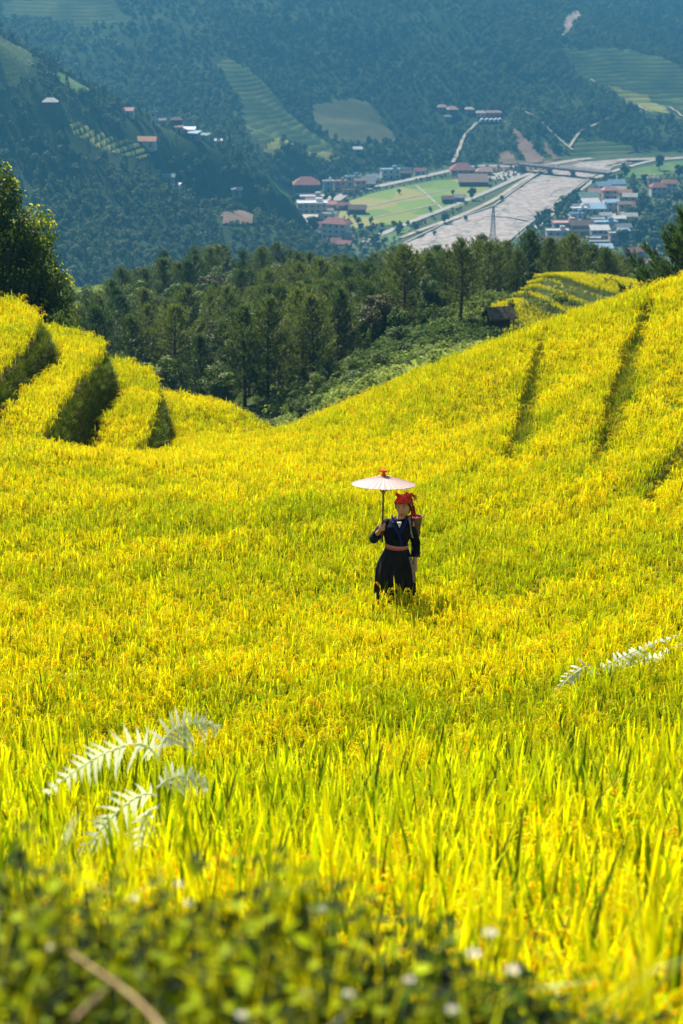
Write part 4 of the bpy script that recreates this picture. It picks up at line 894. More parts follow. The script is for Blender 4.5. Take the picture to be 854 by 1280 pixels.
for a in (
    (383, 249, 30, 3, 'hip', 'brown', 'red', 'long three-storey building with red roof at the head of the village lane', .05),
    (410, 239, 11, 2, 'flat', 'blue', 'white', 'small block with bright white roof behind the long red-roofed building', .1),
    (390, 259, 27, 2, 'flat', 'grey', 'pale', 'grey flat-roofed block directly below the long red-roofed building', .0),
    (390, 274, 34, 3, 'flat', 'cream', 'white', 'large pale three-storey block with white roof edge, middle of the village', .05),
    (379, 285, 32, 1, 'shed', 'brown', 'cream', 'low long house with cream roof below the large pale block', .0),
    (420, 300, 30, 3, 'hip', 'white', 'red', 'tall white three-storey hotel with brown-red hipped roof', -.35),
    (397, 297, 22, 2, 'gable', 'cream', 'red', 'house with steep bright red roof touching the white hotel', .45),
    (349, 296, 26, 2, 'shed', 'grey', 'grey', 'dark grey house with wide pale eaves left of the lane trees', -.1),
    (340, 305, 24, 2, 'gable', 'cream', 'orange', 'cream house with long orange tiled roof just over the pine crest', .05),
    (360, 308, 19, 2, 'hip', 'cream', 'red', 'cream house with red hipped roof next to the orange-roofed one', .3),
    (377, 304, 17, 1, 'gable', 'white', 'pink', 'low house with faded pink roof below the dark lane tree', .2),
    (417, 310, 17, 1, 'gable', 'white', 'red', 'low red-roofed house below the white hotel, lane side', .4),
    (431, 312, 15, 1, 'gable', 'pink', 'red', 'low red-roofed house below the white hotel, field side', -.3),
    (434, 302, 15, 1, 'hip', 'pink', 'pink', 'faded red-roofed annex beside the white hotel', -.2),
    (301, 287, 12, 1, 'gable', 'grey', 'blue', 'blue-grey roofed shack nearest to the bare cut bank', .3),
    (313, 284, 12, 1, 'gable', 'grey', 'grey', 'grey roofed shack in the middle of the shacks by the cut bank', -.2),
    (329, 284, 11, 1, 'shed', 'grey', 'pale', 'pale roofed shack last in the row by the cut bank', 0.1),
    (430, 263, 12, 1, 'gable', 'brick', 'red', 'small red hut at the near corner of the valley fields', .1),
    (447, 268, 19, 1, 'gable', 'brown', 'brown', 'dark brown farm shed at the edge of the valley fields', -.05),
    (425, 239, 13, 2, 'flat', 'pink', 'pink', 'pinkish house where the road leaves the village', .1),
    (441, 233, 17, 2, 'flat', 'blue', 'blue', 'pale blue house on the road side at the foot of the mountain', .15),
    (460, 231, 18, 1, 'gable', 'grey', 'grey', 'grey shed on the road side next to the pale blue house', .15),
    (488, 224, 22, 2, 'flat', 'white', 'blue', 'white roadside house with blue roof under the mountain', .15),
    (507, 222, 12, 1, 'gable', 'brown', 'brown', 'brown roadside shed between the white and the red-roofed houses', .15),
    (525, 219, 13, 1, 'gable', 'white', 'red', 'small red-roofed roadside house under the mountain', .15),
    (447, 192, 9, 1, 'gable', 'grey', 'white', 'lone pale-roofed hut on the lower mountain slope above the road', .2, None, MT),
    (578, 218, 27, 1, 'hip', 'pink', 'red', 'long red-roofed shed beside the road near the bridge', .05),
    (606, 220, 18, 1, 'hip', 'pink', 'pink', 'short red-roofed shed beside the pale yard near the bridge', -.05),
    (592, 233, 33, 1, 'shed', 'brown', 'brown', 'long dark open shed at the far edge of the valley fields', .0),
    (560, 255, 12, 1, 'gable', 'brown', 'brown', 'dark farm hut in the middle of the valley fields', .2),
    (574, 253, 12, 1, 'gable', 'grey', 'grey', 'grey farm hut beside the round tree in the valley fields', -.2),
    (553, 139, 10, 1, 'hip', 'grey', 'pink', 'highest small lodge at the outer end of the mountain resort', 0, None, MT),
    (566, 147, 12, 2, 'hip', 'brown', 'pink', 'two-storey brown lodge of the mountain resort', .1, None, MT),
    (587, 142, 9, 1, 'hip', 'grey', 'cream', 'cream-roofed lodge between the two halves of the mountain resort', 0, None, MT),
    (560, 151, 8, 1, 'hip', 'grey', 'grey', 'small grey lodge below the two-storey brown lodge', 0, None, MT),
    (601, 146, 10, 1, 'hip', 'pink', 'cream', 'lodge with cream roof at the start of the row above the white domes', 0, None, MT),
    (612, 146, 10, 1, 'hip', 'brick', 'pink', 'pink-roofed lodge in the middle of the row above the white domes', 0, None, MT),
    (622, 146, 9, 1, 'hip', 'brick', 'pink', 'pink-roofed lodge at the end of the row above the white domes', 0, None, MT),
    # right village
    (708, 293, 30, 2, 'flat', 'grey', 'pink', 'wide grey block with pinkish flat roof at the river side of the village', .05),
    (697, 303, 25, 2, 'flat', 'blue', 'pale', 'pale blue flat-roofed block just over the pointed pine', .0),
    (689, 310, 26, 1, 'gable', 'brick', 'brown', 'dark red long roof nearest to the pine tops, river side', -.05),
    (727, 295, 26, 2, 'gable', 'brick', 'brown', 'brown-roofed brick house in the middle of the riverside village', .1),
    (757, 292, 26, 2, 'flat', 'blue', 'blue', 'pale blue block below the sandy square', .1),
    (750, 301, 21, 2, 'shed', 'grey', 'pale', 'grey house with pale sheet roof two rows below the sandy square', .05),
    (749, 310, 22, 1, 'flat', 'grey', 'grey', 'low grey flat house three rows below the sandy square', .0),
    (754, 317, 21, 1, 'shed', 'blue', 'blue', 'long light blue sheet roof right behind the pine tops', -.05),
    (721, 281, 14, 2, 'flat', 'white', 'blue', 'white cube house with blue roof on the riverside lane', .1),
    (748, 281, 14, 1, 'flat', 'grey', 'pale', 'small grey house touching the sandy square', .1),
    (724, 274, 16, 2, 'flat', 'blue', 'white', 'pale house with bright white roof on the riverside lane', .1),
    (725, 267, 20, 1, 'gable', 'grey', 'grey', 'grey gabled shed above the bright white roof', .05),
    (743, 267, 24, 1, 'shed', 'blue', 'blue', 'long blue sheet roof beside the upper end of the square', .05),
    (739, 260, 19, 1, 'shed', 'white', 'pale', 'house with long pale roof above the long blue one', .1),
    (736, 254, 23, 1, 'gable', 'green', 'green', 'green-roofed long house nearest to the levee road', .05),
    (745, 247, 15, 1, 'gable', 'pink', 'pink', 'pink-roofed house uppermost on the riverside lane', .1),
    (763, 250, 18, 2, 'hip', 'pink', 'pink', 'large faded-pink house at the top of the square', .15),
    (781, 253, 14, 2, 'gable', 'cream', 'orange', 'cream house with light orange roof right of the square', .2),
    (786, 263, 20, 1, 'gable', 'white', 'red', 'low house with thin red roof at the edge of the wooded knoll', .1),
    (771, 236, 18, 1, 'gable', 'grey', 'blue', 'blue-grey roofed house between bridge and village trees', .1),
    (816, 235, 12, 2, 'flat', 'cream', 'cream', 'small cream block above the white villa with red roofs', .1),
    (823, 246, 18, 2, 'hip', 'white', 'red', 'white villa with red hipped roof among the trees, front wing', .1),
    (837, 241, 18, 2, 'hip', 'white', 'red', 'white villa with red hipped roof among the trees, rear wing', -.2),
    (792, 329, 19, 2, 'gable', 'brick', 'red', 'red-gabled brick house low behind the round bright shrub', .5),
    (807, 336, 17, 1, 'gable', 'pink', 'pink', 'faded red low house beside the red-gabled brick one', -.2),
    (790, 322, 14, 1, 'flat', 'grey', 'grey', 'grey flat-roofed house above the red-gabled brick one', 0),
    (770, 306, 15, 2, 'flat', 'pink', 'pale', 'pinkish block under the wooded knoll, right of the long roofs', .1),
    # left spur
    (183, 184, 28, 1, 'gable', 'white', 'orange', 'long pale house with orange-red roof above the yellow terraces', -.08, None, SP_),
    (161, 146, 15, 1, 'gable', 'white', 'pink', 'pinkish house highest on the crest of the wooded spur', -.2, None, SP_),
    (192, 156, 9, 2, 'flat', 'white', 'blue', 'narrow white house on the crest of the spur', 0, None, SP_),
    (203, 153, 9, 1, 'gable', 'grey', 'grey', 'small grey house behind the narrow white one on the spur', .2, None, SP_),
    (221, 158, 14, 2, 'hip', 'brown', 'brown', 'dark two-storey house in the middle of the spur hamlet', .1, None, SP_),
    (224, 166, 11, 1, 'gable', 'pink', 'pink', 'small pinkish house below the dark two-storey one', 0, None, SP_),
    (236, 164, 17, 1, 'shed', 'pink', 'white', 'long house with thin white roof on the spur crest', -.05, None, SP_),
    (243, 174, 15, 1, 'shed', 'grey', 'blue', 'blue-grey barn below the long white-roofed house', -.4, None, SP_),
    (256, 176, 13, 1, 'shed', 'green', 'green', 'green-roofed barn beside the blue-grey barn', -.5, None, SP_),
    (273, 177, 9, 1, 'gable', 'cream', 'white', 'last little white-roofed house down the spur crest', .1, None, SP_),
    (63, 144, 20, 2, 'hip', 'brown', 'pale', 'lone dark house with pale roof far up the spur', .05, None, SP_),
    (211, 229, 16, 1, 'gable', 'green', 'green', 'green-roofed barn alone in the wood of the spur', 0, None, SP_),
    (219, 239, 14, 1, 'shed', 'white', 'white', 'white sheet roof on the clearing below the green barn', -.3, None, SP_),
    (296, 245, 15, 1, 'shed', 'grey', 'pale', 'pale roof halfway down the spur above the bare cut', .0, None, SP_),
):
    house(*a[:8], rz=a[8], hill=a[10] if len(a) > 10 else None)
def infill(pix, n, wr, cols, lab, grp):
    pl = [vp(*q) for q in pix]; X = [p[0] for p in pl]; Y = [p[1] for p in pl]; got = 0
    for k in range(n * 40):
        if got >= n: break
        x, y = random.uniform(min(X), max(X)), random.uniform(min(Y), max(Y))
        if not inpoly([x], [y], pl)[0] or any(math.hypot(x - a, y - b_) < r_ * .75 + 5 for a, b_, r_ in HS): continue
        px, py = proj(x, y, ZV); wc, rc = random.choice(cols); got += 1
        house(px, py, random.uniform(*wr), random.choice((1, 2)), random.choice(('flat', 'gable', 'shed')), wc, rc, lab, rz=random.uniform(-.2, .3), group=grp)
infill([(690, 312), (712, 262), (735, 243), (776, 243), (800, 268), (770, 320)], 16, (11, 17), [('grey', 'grey'), ('grey', 'pale'), ('blue', 'blue'), ('pink', 'brown')], 'one of the small plain houses packed between the larger ones by the river', 'small houses of the riverside village')
infill([(345, 318), (352, 290), (372, 258), (400, 236), (415, 244), (412, 290), (440, 300), (440, 322)], 12, (10, 15), [('grey', 'grey'), ('white', 'pale'), ('pink', 'red'), ('cream', 'pink')], 'one of the small plain houses packed between the larger ones under the spur', 'small houses of the village under the spur')
infill([(432, 246), (430, 232), (470, 226), (520, 214), (520, 221), (470, 233)], 6, (9, 14), [('grey', 'grey'), ('white', 'blue'), ('pink', 'brown')], 'one of the small plain houses lining the road below the mountain', 'small houses along the mountain road')
for i, px in enumerate((603, 609, 614.5, 620, 625)):
    x, y, z = hitw(px, 153.5, *MT); z = gz(x, y); V, F = [], []
    for j in range(7):
        for k in range(14): a = k * 2 * PI / 14; V.append((2.3 * math.cos(a) * math.cos(j * PI / 13), 2.3 * math.sin(a) * math.cos(j * PI / 13), 3.0 * math.sin(j * PI / 13)))
    for j in range(6):
        for k in range(14): F.append((j * 14 + k, j * 14 + (k + 1) % 14, (j + 1) * 14 + (k + 1) % 14, (j + 1) * 14 + k))
    F.append(tuple(84 + k for k in range(14)))
    e = empty('dome_tent', (x, y, z + .5), 0, label=('first', 'second', 'middle', 'fourth', 'last')[i] + ' white dome in the row of five below the mountain lodges, counted from the footpath', cat='dome tent', group='white dome tents of the resort')
    link('shell', npmesh('shell', V, F, [ROOFS['white']], smooth=True), e); b = MB(); b.box((0, -2.25, 1.0), (1.3, .3, 1.9)); b.build('door', M_win, e)
    b = MB(); b.box((0, 0, -.6), (5.4, 5.4, 1.2)); b.build('platform', M_dwood, e); HS.append((x, y, 5))

# ---------------- woods beyond
def fartree(seed, conifer=False):
    r = random.Random(seed); V, F, Cc = [], [], []
    if conifer:
        for k in range(200):
            t = r.random() ** .8; a = r.uniform(0, 6.28); rad = 1.7 * (1 - t) * r.uniform(.5, 1.05) + .1
            leafball(r, V, F, Cc, (rad * math.cos(a), rad * math.sin(a), 1.2 + 8.3 * t), .15, 1, .95, 1)
    else:
        for k in range(9):
            d = Vector((r.gauss(0, 1), r.gauss(0, 1), r.gauss(0, .8))).normalized() * r.uniform(.7, 1.9)
            leafball(r, V, F, Cc, (d.x, d.y, 4.2 + d.z * 1.35), r.uniform(1.0, 1.7), 38, .85, .9, shell=.75)
    return npmesh('tree', V, F, [M_far], col=np.clip(Cc, 0, 2))
M_far = leafmat('far_foliage', (0.040, 0.070, 0.022), (0.13, 0.18, 0.05), transl=0.3, rough=.6, spec=.25)
far_p = protos('far_trees', [fartree(500 + i) for i in range(4)] + [fartree(520 + i, True) for i in range(2)])
def wood(name, x, y, smin, smax, con=.25, dark=0.0):
    m = np.ones(len(x), bool)
    for pl in HOLES: m &= ~inpoly(x, y, pl)
    for hx_, hy_, rr in HS: m &= (np.hypot(x - hx_, y - hy_ - rr * .3) > rr + 1.5) & (np.hypot((x - hx_) * .8, y - hy_ + 9) > rr + 2)
    x, y = x[m], y[m]; n = len(x); z = ground(x, y); kk = z > ZV + 1.2; x, y, z = x[kk], y[kk], z[kk]; n = len(x)
    s = rng.uniform(smin, smax, n) * (.75 + .6 * fbm(x / 40, y / 40, 91, 3)); cc = rng.random(n) < con * 2 * vnoise(x / 60, y / 60, 93)
    o = scatter(name, np.stack([x, y, z - 1.2 * s], 1), np.stack([np.zeros(n), np.zeros(n), rng.uniform(0, 6.28, n)], 1), np.stack([s, s, s * rng.uniform(.85, 1.2, n)], 1), np.where(cc, rng.integers(4, 6, n), rng.integers(0, 4, n)),
                np.clip(fbm(x / 90, y / 90, 95, 4) * 1.5 - .3 + rng.normal(0, .18, n) - dark, 0, 1), far_p)
    o['kind'] = 'stuff'; print(name, n); return o
x, y = jgrid(-260, 40, 700, 1120, 5.0); m = (np.abs(x) < .24 * y) & (rng.random(len(x)) < .93); wood('spur_forest', x[m], y[m], .5, .95, .16)
x, y = jgrid(-560, 560, 1120, 1950, 5.9); m = (np.abs(x) < .235 * y); m &= (fbm(x / 70, y / 70, 97, 3) > .34) | (rng.random(len(x)) < .5); wood('mountain_forest', x[m], y[m], .55, 1.15, .08)
x, y = jgrid(-100, 640, 1950, 2700, 11); m = (np.abs(x) < .235 * y); wood('mountain_forest', x[m], y[m], .9, 1.6, .3)
x, y = jgrid(-150, 250, 600, 720, 6); wood('lower_forest', x, y, .6, 1.0)

# trees one can tell apart in the valley
FT = [broad_meshes(600 + i, 8.0, 3.0, 20, 60, .8, M_leaf, .18, tr=.2) for i in range(3)]
CT = [pine_meshes(620, 9.0, 1.7)]
def vt(px, py, s, lab, grp=None, con=False):
    x, y = vp(px, py); z = max(gz(x, y), ZV)
    tree('conifer' if con else 'valley_tree', CT[0] if con else random.choice(FT), (x, y, z), random.uniform(0, 6.28), s, lab, 'tree', grp)
for px, py, s, lab in ((392, 308, 1.5, 'dark dome-shaped tree just below the steep red roof of the village'), (407, 252, .9, 'round tree at the bend of the dirt lane'), (416, 251, .8, 'small tree beside the bend of the dirt lane'), (380, 294, .9, 'tree between the grey and the cream-roofed houses'),
        (366, 296, .8, 'tree beside the dark grey house with wide eaves'), (590, 250, 1.1, 'dark round tree in the middle of the valley fields'), (499, 243, .5, 'small dark tree alone in the valley fields'), (538, 266, .5, 'small dark bush at the footpath of the valley fields'),
        (566, 244, .5, 'little tree on the far side of the valley fields'), (781, 222, 1.3, 'tall tree at the far end of the right-bank meadow'), (824, 213, 1.6, 'large round tree in the right-bank meadow'), (849, 222, 1.3, 'large tree at the meadow edge above the villa'),
        (806, 230, 1.0, 'tree between meadow and cream block'), (748, 208 + 26, .8, 'tree beside the bridge ramp'), (556, 280, 1.0, 'round tree between the two levee roads'), (520, 290, .9, 'tree on the near end of the levee'), (790, 244, 1.0, 'tree beside the villa garden')):
    vt(px, py, s, lab)
for px, py, lab in ((429, 310, 'slim dark conifer beside the white hotel, nearest to it'), (446, 308, 'slim dark conifer at the corner of the small meadow'), (458, 306, 'slim dark conifer furthest from the white hotel')): vt(px, py, .85, lab, con=True)
def many(pix, n, smin, smax, lab, grp, mind=5.5):
    pl = [vp(*q) for q in pix]; X = [p[0] for p in pl]; Y = [p[1] for p in pl]; got = []
    for k in range(n * 12):
        if len(got) >= n: break
        x, y = random.uniform(min(X), max(X)), random.uniform(min(Y), max(Y))
        if not inpoly([x], [y], pl)[0] or any((x - a) ** 2 + (y - b_) ** 2 < mind ** 2 for a, b_ in got) or any(math.hypot(x - a, y - b_) < r_ * .8 for a, b_, r_ in HS): continue
        got.append((x, y)); tree('valley_tree', random.choice(FT), (x, y, max(gz(x, y), ZV)), random.uniform(0, 6.28), random.uniform(smin, smax), lab, 'tree', grp)
many([(775, 300), (790, 265), (854, 248), (905, 250), (905, 345), (800, 315), (770, 320)], 62, 1.0, 1.6, 'one of the rounded dark trees crowding the knoll right of the village', 'trees of the wooded knoll beside the riverside village')
many([(640, 320), (668, 285), (700, 262), (725, 240), (732, 246), (718, 262), (706, 285), (680, 300), (670, 330)], 34, .7, 1.15, 'one of the trees between the river levee and the grey-roofed houses', 'trees along the riverside village')
many([(736, 232), (800, 224), (830, 232), (800, 258), (760, 244)], 16, .6, 1.0, 'one of the garden trees between the bridge ramp and the red-roofed villa', 'garden trees near the villa')
many([(425, 300), (430, 255), (470, 275), (520, 282), (470, 320), (430, 325)], 28, .45, .85, 'one of the low trees between the white hotel and the green fields', 'low trees at the field edge of the village')
many([(335, 325), (345, 300), (365, 262), (372, 232), (400, 262), (405, 285), (400, 330)], 16, .4, .7, 'one of the garden trees around the village houses under the spur', 'garden trees of the village')
many([(540, 296), (600, 268), (640, 240), (648, 232), (640, 244), (612, 262), (560, 288)], 16, .4, .65, 'one of the small trees on the grassy strip between field levee and river', 'small trees on the levee')
# shrubs and banks of the valley as ground cover
x, y = jgrid(-220, 330, 820, 1330, 4.2)
INF = [[vp(*q) for q in pl] for pl in ([(436, 252), (470, 240), (562, 222), (617, 231), (600, 246), (577, 259), (527, 272), (497, 281), (462, 283), (430, 285)], [(756, 223), (800, 209), (856, 200), (960, 198), (960, 214), (854, 213), (815, 222), (780, 226)],
       [(440, 345), (495, 305), (557, 278), (617, 256), (642, 237), (672, 217), (707, 203), (777, 198), (860, 194), (950, 192), (950, 199), (854, 200), (787, 205), (752, 219), (730, 233), (700, 257), (660, 288), (630, 318), (560, 350)], [(754, 281), (757, 259), (769, 256), (772, 262), (768, 281)])]
m = (np.abs(x) < .235 * y) & (ground(x, y) < ZV + 1.0)
for pl in INF: m &= ~inpoly(x, y, pl)
RD = [[vp(*q) for q in pl] for pl in (((418, 252), (432, 242), (500, 228), (562, 214), (592, 207.5), (620, 208), (655, 210), (722, 200)), ((408, 246), (411, 255), (408, 262), (413, 272), (424, 292)), ((455, 304), (490, 288), (527, 273), (577, 254), (615, 238), (672, 214)), ((500, 298), (540, 283), (577, 270), (620, 250), (645, 232), (668, 218)),
      ((690, 263), (710, 248), (727, 236), (758, 217), (800, 205), (856, 198.3), (940, 195)), ((664, 290), (690, 268), (712, 246), (742, 221)), ((650, 214), (762, 226)))]
for pl in RD: m &= np.abs(polydist(x, y, pl)[0]) > 6
for a, b_, r_ in HS: m &= np.hypot(x - a, y - b_) > r_ + 1
m &= rng.random(len(x)) < .6; x, y = x[m], y[m]; n = len(x); s = rng.uniform(.2, .45, n); print('valley scrub', n)
o = scatter('valley_scrub', np.stack([x, y, np.full(n, ZV - .3)], 1), np.stack([np.zeros(n), np.zeros(n), rng.uniform(0, 6.28, n)], 1), np.stack([s, s, s], 1), rng.integers(0, 4, n), rng.uniform(.2, 1, n), far_p); o['kind'] = 'stuff'

# ---------------- haze
zmin = float(ZZ.min()); zmax = max(float(ZZ.max()), 5.0) + 20
me = bpy.data.meshes.new('haze'); bm = bmesh.new(); bmesh.ops.create_cube(bm, size=1.0); bm.to_mesh(me); bm.free()
X0 = float(np.abs(XX).max()) + 30; hz0, hz1 = zmin - 1.5, zmax
hzo = link('haze', me, kind='stuff'); hzo.location = (0, 2140, (hz0 + hz1) / 2); hzo.scale = (2 * X0, 4400 + 60, hz1 - hz0); hzo.display_type = 'WIRE'
print('haze box', X0, hz0, hz1)
m = bpy.data.materials.new('haze_air'); m.use_nodes = True; nt = m.node_tree
for q in list(nt.nodes): nt.nodes.remove(q)
pv = nt.nodes.new('ShaderNodeVolumePrincipled'); mo = nt.nodes.new('ShaderNodeOutputMaterial'); nt.links.new(pv.outputs[0], mo.inputs['Volume'])
pv.inputs['Color'].default_value = (0.055, 0.22, 0.37, 1); pv.inputs['Density'].default_value = 0.00052; pv.inputs['Anisotropy'].default_value = 0.4
me.materials.append(m)
# ================================================================== ferns, weeds and flowers close by
M_fern = bpy.data.materials.new('glare_white_fern'); M_fern.use_nodes = True  # sun glare on the fronds is put into the near-white colour
_n = M_fern.node_tree; _b = _n.nodes['Principled BSDF']; _b.inputs['Base Color'].default_value = (.78, .82, .60, 1); _b.inputs['Roughness'].default_value = .4
_t = _n.nodes.new('ShaderNodeBsdfTranslucent'); _t.inputs['Color'].default_value = (.75, .80, .5, 1); _m = _n.nodes.new('ShaderNodeMixShader'); _m.inputs[0].default_value = .5
_n.links.new(_b.outputs[0], _m.inputs[1]); _n.links.new(_t.outputs[0], _m.inputs[2]); _n.links.new(_m.outputs[0], _n.nodes['Material Output'].inputs[0])
M_stem = mat('fern_stalk', (.16, .13, .04), .7)
def frond(pts, wmax, n, side=Vector((0, 0, 1)), droop=.35):
    """pts: rachis points; pinnae to both sides"""
    pts = [Vector(p) for p in pts]; b = MB(); r = random.Random(int(abs(pts[0].x) * 999)); Ls = [0]
    for a, c in zip(pts[:-1], pts[1:]): Ls.append(Ls[-1] + (c - a).length)
    def pt(u):
        d = u * Ls[-1]
        for i in range(len(pts) - 1):
            if d <= Ls[i + 1] + 1e-9: w = (d - Ls[i]) / (Ls[i + 1] - Ls[i]); return pts[i].lerp(pts[i + 1], w), (pts[i + 1] - pts[i]).normalized()
        return pts[-1], (pts[-1] - pts[-2]).normalized()
    b.tube([pt(i / 12)[0] for i in range(13)], [.004 * (1 - i / 13) + .0012 for i in range(13)], 5)
    for k in range(n):
        u = .1 + .9 * (k + r.uniform(-.2, .2)) / n; p, t = pt(u); L = wmax * (math.sin(min(1, u * 2.6 + .15) * PI / 2)) * (1 - max(0, u - .35) / .68) ** .8 + .008; L0 = L
        s0 = (side - t * side.dot(t)).normalized()
        for sg in (-1, 1):
            if r.random() < .08: continue
            L = L0 * r.uniform(.65, 1.2)
            d = (s0 * sg + t * .45 + Vector((r.uniform(-.15, .15), r.uniform(-.15, .15), r.uniform(-.15, .15)))).normalized(); nn = d.cross(t).normalized(); q = Ls[-1] / n * .30
            V = []; ns = 7
            for i in range(ns + 1):
                v = i / ns; c = p + d * L * v + Vector((0, 0, -1)) * droop * L * v * v + nn * .004 * math.sin(v * 3); w = q * (1 - v ** 2) * (1 if i % 2 else .72) + .0008
                V += [tuple(c - t * w), tuple(c + t * w)]
            b.add(V, [(2 * i, 2 * i + 1, 2 * i + 3, 2 * i + 2) for i in range(ns)])
    return b
def fpt(q): return Vector(P(*q))
def fern(name, base, fronds, label):
    bp = fpt(base); g = gz(bp.x, bp.y); e = empty(name, (bp.x, bp.y, g), label=label, cat='fern')
    inv = -Vector((bp.x, bp.y, g)); b = MB(); top = bp + inv
    b.tube([(.05, .02, 0), (.035, .01, top.z * .5), tuple(top)], [.004, .0035, .002], 6); b.build('stem', M_stem, e, True)
    for pix, w, n, sd_, dr in fronds:
        pp = [tuple(fpt(q) + inv) for q in pix]
        frond(smooth3(pp), w, n, Vector(sd_), dr).build('frond', M_fern, e, False)
def smooth3(p):
    p = [Vector(q) for q in p]
    for _ in range(2):
        q = [p[0]]
        for a, c in zip(p[:-1], p[1:]): q += [a * .75 + c * .25, a * .25 + c * .75]
        q.append(p[-1]); p = q
    return p
fern('fern', (196, 985, 7.13), [
    ([(200, 950, 7.13), (180, 925, 7.06), (130, 940, 7.00), (85, 970, 6.93), (54, 994, 6.93)], 0.105, 17, (0, .25, 1), .1),
    ([(198, 945, 7.13), (205, 920, 7.19), (232, 903, 7.26), (262, 903, 7.33), (276, 911, 7.33)], 0.109, 13, (0, .8, .7), .3),
    ([(196, 985, 7.13), (215, 970, 7.19), (240, 970, 7.26), (262, 980, 7.33)], 0.087, 10, (0, .8, .6), .3),
    ([(196, 995, 7.13), (180, 990, 7.06), (150, 1010, 7.00), (115, 1050, 6.93), (86, 1086, 6.93)], 0.095, 15, (.3, .4, .9), .2),
    ([(196, 1010, 7.13), (188, 1010, 7.06), (176, 1035, 7.00), (172, 1075, 7.00)], 0.080, 9, (.8, .3, .5), .2)],
    'tall fern with arching glare-whitened fronds rising from the near rice')
fern('fern', (745, 850, 13.82), [
    ([(745, 842, 13.82), (760, 830, 13.97), (785, 818, 14.11), (815, 806, 14.26), (850, 792, 14.40)], 0.096, 15, (0, .9, .4), .3),
    ([(745, 842, 13.82), (735, 832, 13.68), (722, 838, 13.68), (702, 856, 13.54), (690, 874, 13.54)], 0.088, 12, (0, .8, .6), .2),
    ([(745, 846, 13.82), (755, 838, 13.97), (775, 832, 14.11), (792, 828, 14.26)], 0.080, 11, (0, .9, .4), .3),
    ([(790, 830, 14.26), (812, 824, 14.40), (838, 812, 14.40), (860, 800, 14.54)], 0.080, 11, (0, .9, .4), .2)],
    'pale fern lying over the rice tops at the right, below the woman')

# the weedy bank at the photographer's feet
M_w1 = leafmat('bank_weed_leaves', (0.04, 0.11, 0.001), (0.50, 0.60, 0.004), transl=.45, rough=.6, spec=.08, tr_gain=1.6)
def leafyplant(seed, H=.34, n=26):
    r = random.Random(seed); V, F, Cc = [], [], []
    for s in range(3):
        a = r.uniform(0, 6.28); ln = r.uniform(.05, .35); hh = H * r.uniform(.7, 1.1)
        def pos(u): return Vector((math.cos(a) * ln * u * u * hh, math.sin(a) * ln * u * u * hh, hh * u))
        for i in range(8):
            p, q = pos(i / 8), pos((i + 1) / 8); o = len(V); V += [(p.x - .0015, p.y, p.z), (p.x + .0015, p.y, p.z), (q.x + .001, q.y, q.z), (q.x - .001, q.y, q.z)]; F.append((o, o + 1, o + 2, o + 3)); Cc += [(.8, .6, .3)] * 4
        for k in range(n // 3):
            u = .15 + .85 * (k + r.random()) / (n / 3); p = pos(u); b = r.uniform(0, 6.28); L = r.uniform(.02, .045) * (1.15 - .4 * u); d = Vector((math.cos(b), math.sin(b), r.uniform(-.6, 1.1))).normalized(); sd_ = d.cross(Vector((0, 0, 1))).normalized(); g = r.uniform(.6, 1.2); o = len(V)
            c0 = p + d * .006; dn = Vector((0, 0, -L * .2))
            V += [tuple(c0), tuple(c0 + d * L * .35 + sd_ * L * .26), tuple(c0 + d * L * .75 + sd_ * L * .2 + dn * .5), tuple(c0 + d * L + dn), tuple(c0 + d * L * .75 - sd_ * L * .2 + dn * .5), tuple(c0 + d * L * .35 - sd_ * L * .26)]
            F += [(o, o + 1, o + 2, o + 3), (o, o + 3, o + 4, o + 5)]; kk = r.random(); Cc += [(g * .06, g * .09, g * .06) if kk < .66 else (g * .9, g * .45, g * .2) if kk < .56 else (g, g, g * .8)] * 6  # most leaves coloured near-black as if unlit, others bright as if lit
    return npmesh('weed', V, F, [M_w1], col=np.clip(Cc, 0, 2))
near_p = protos('near_weeds', [leafyplant(700 + i, .30 + .05 * (i % 3)) for i in range(6)])
x, y = jgrid(-1.9, 1.9, .7, 2.95, .052)
m = (np.abs(x) < .30 * (y + 1.2)) & (rng.random(len(x)) < .82 - .4 * sstep(.15, .6, x)) & (y < 2.75 + .25 * vnoise(x * 3, y * 0 + 3, 5)); x, y = x[m], y[m]; n = len(x)
hs = 1.15 * (1.0 - .68 * sstep(-.25, .5, x)) * (.45 + 1.05 * fbm(x * 2.6, y * 2.6, 131, 3))
o = scatter('bank_weeds', np.stack([x, y, ground(x, y) - .01], 1), np.stack([rng.normal(0, .12, n), rng.normal(0, .12, n), rng.uniform(0, 6.28, n)], 1), np.stack([np.full(n, 1.), np.full(n, 1.), hs], 1), rng.integers(0, 6, n), np.clip(fbm(x * 4, y * 4, 133, 3) * 2.4 - .75, 0, 1), near_p); o['kind'] = 'stuff'
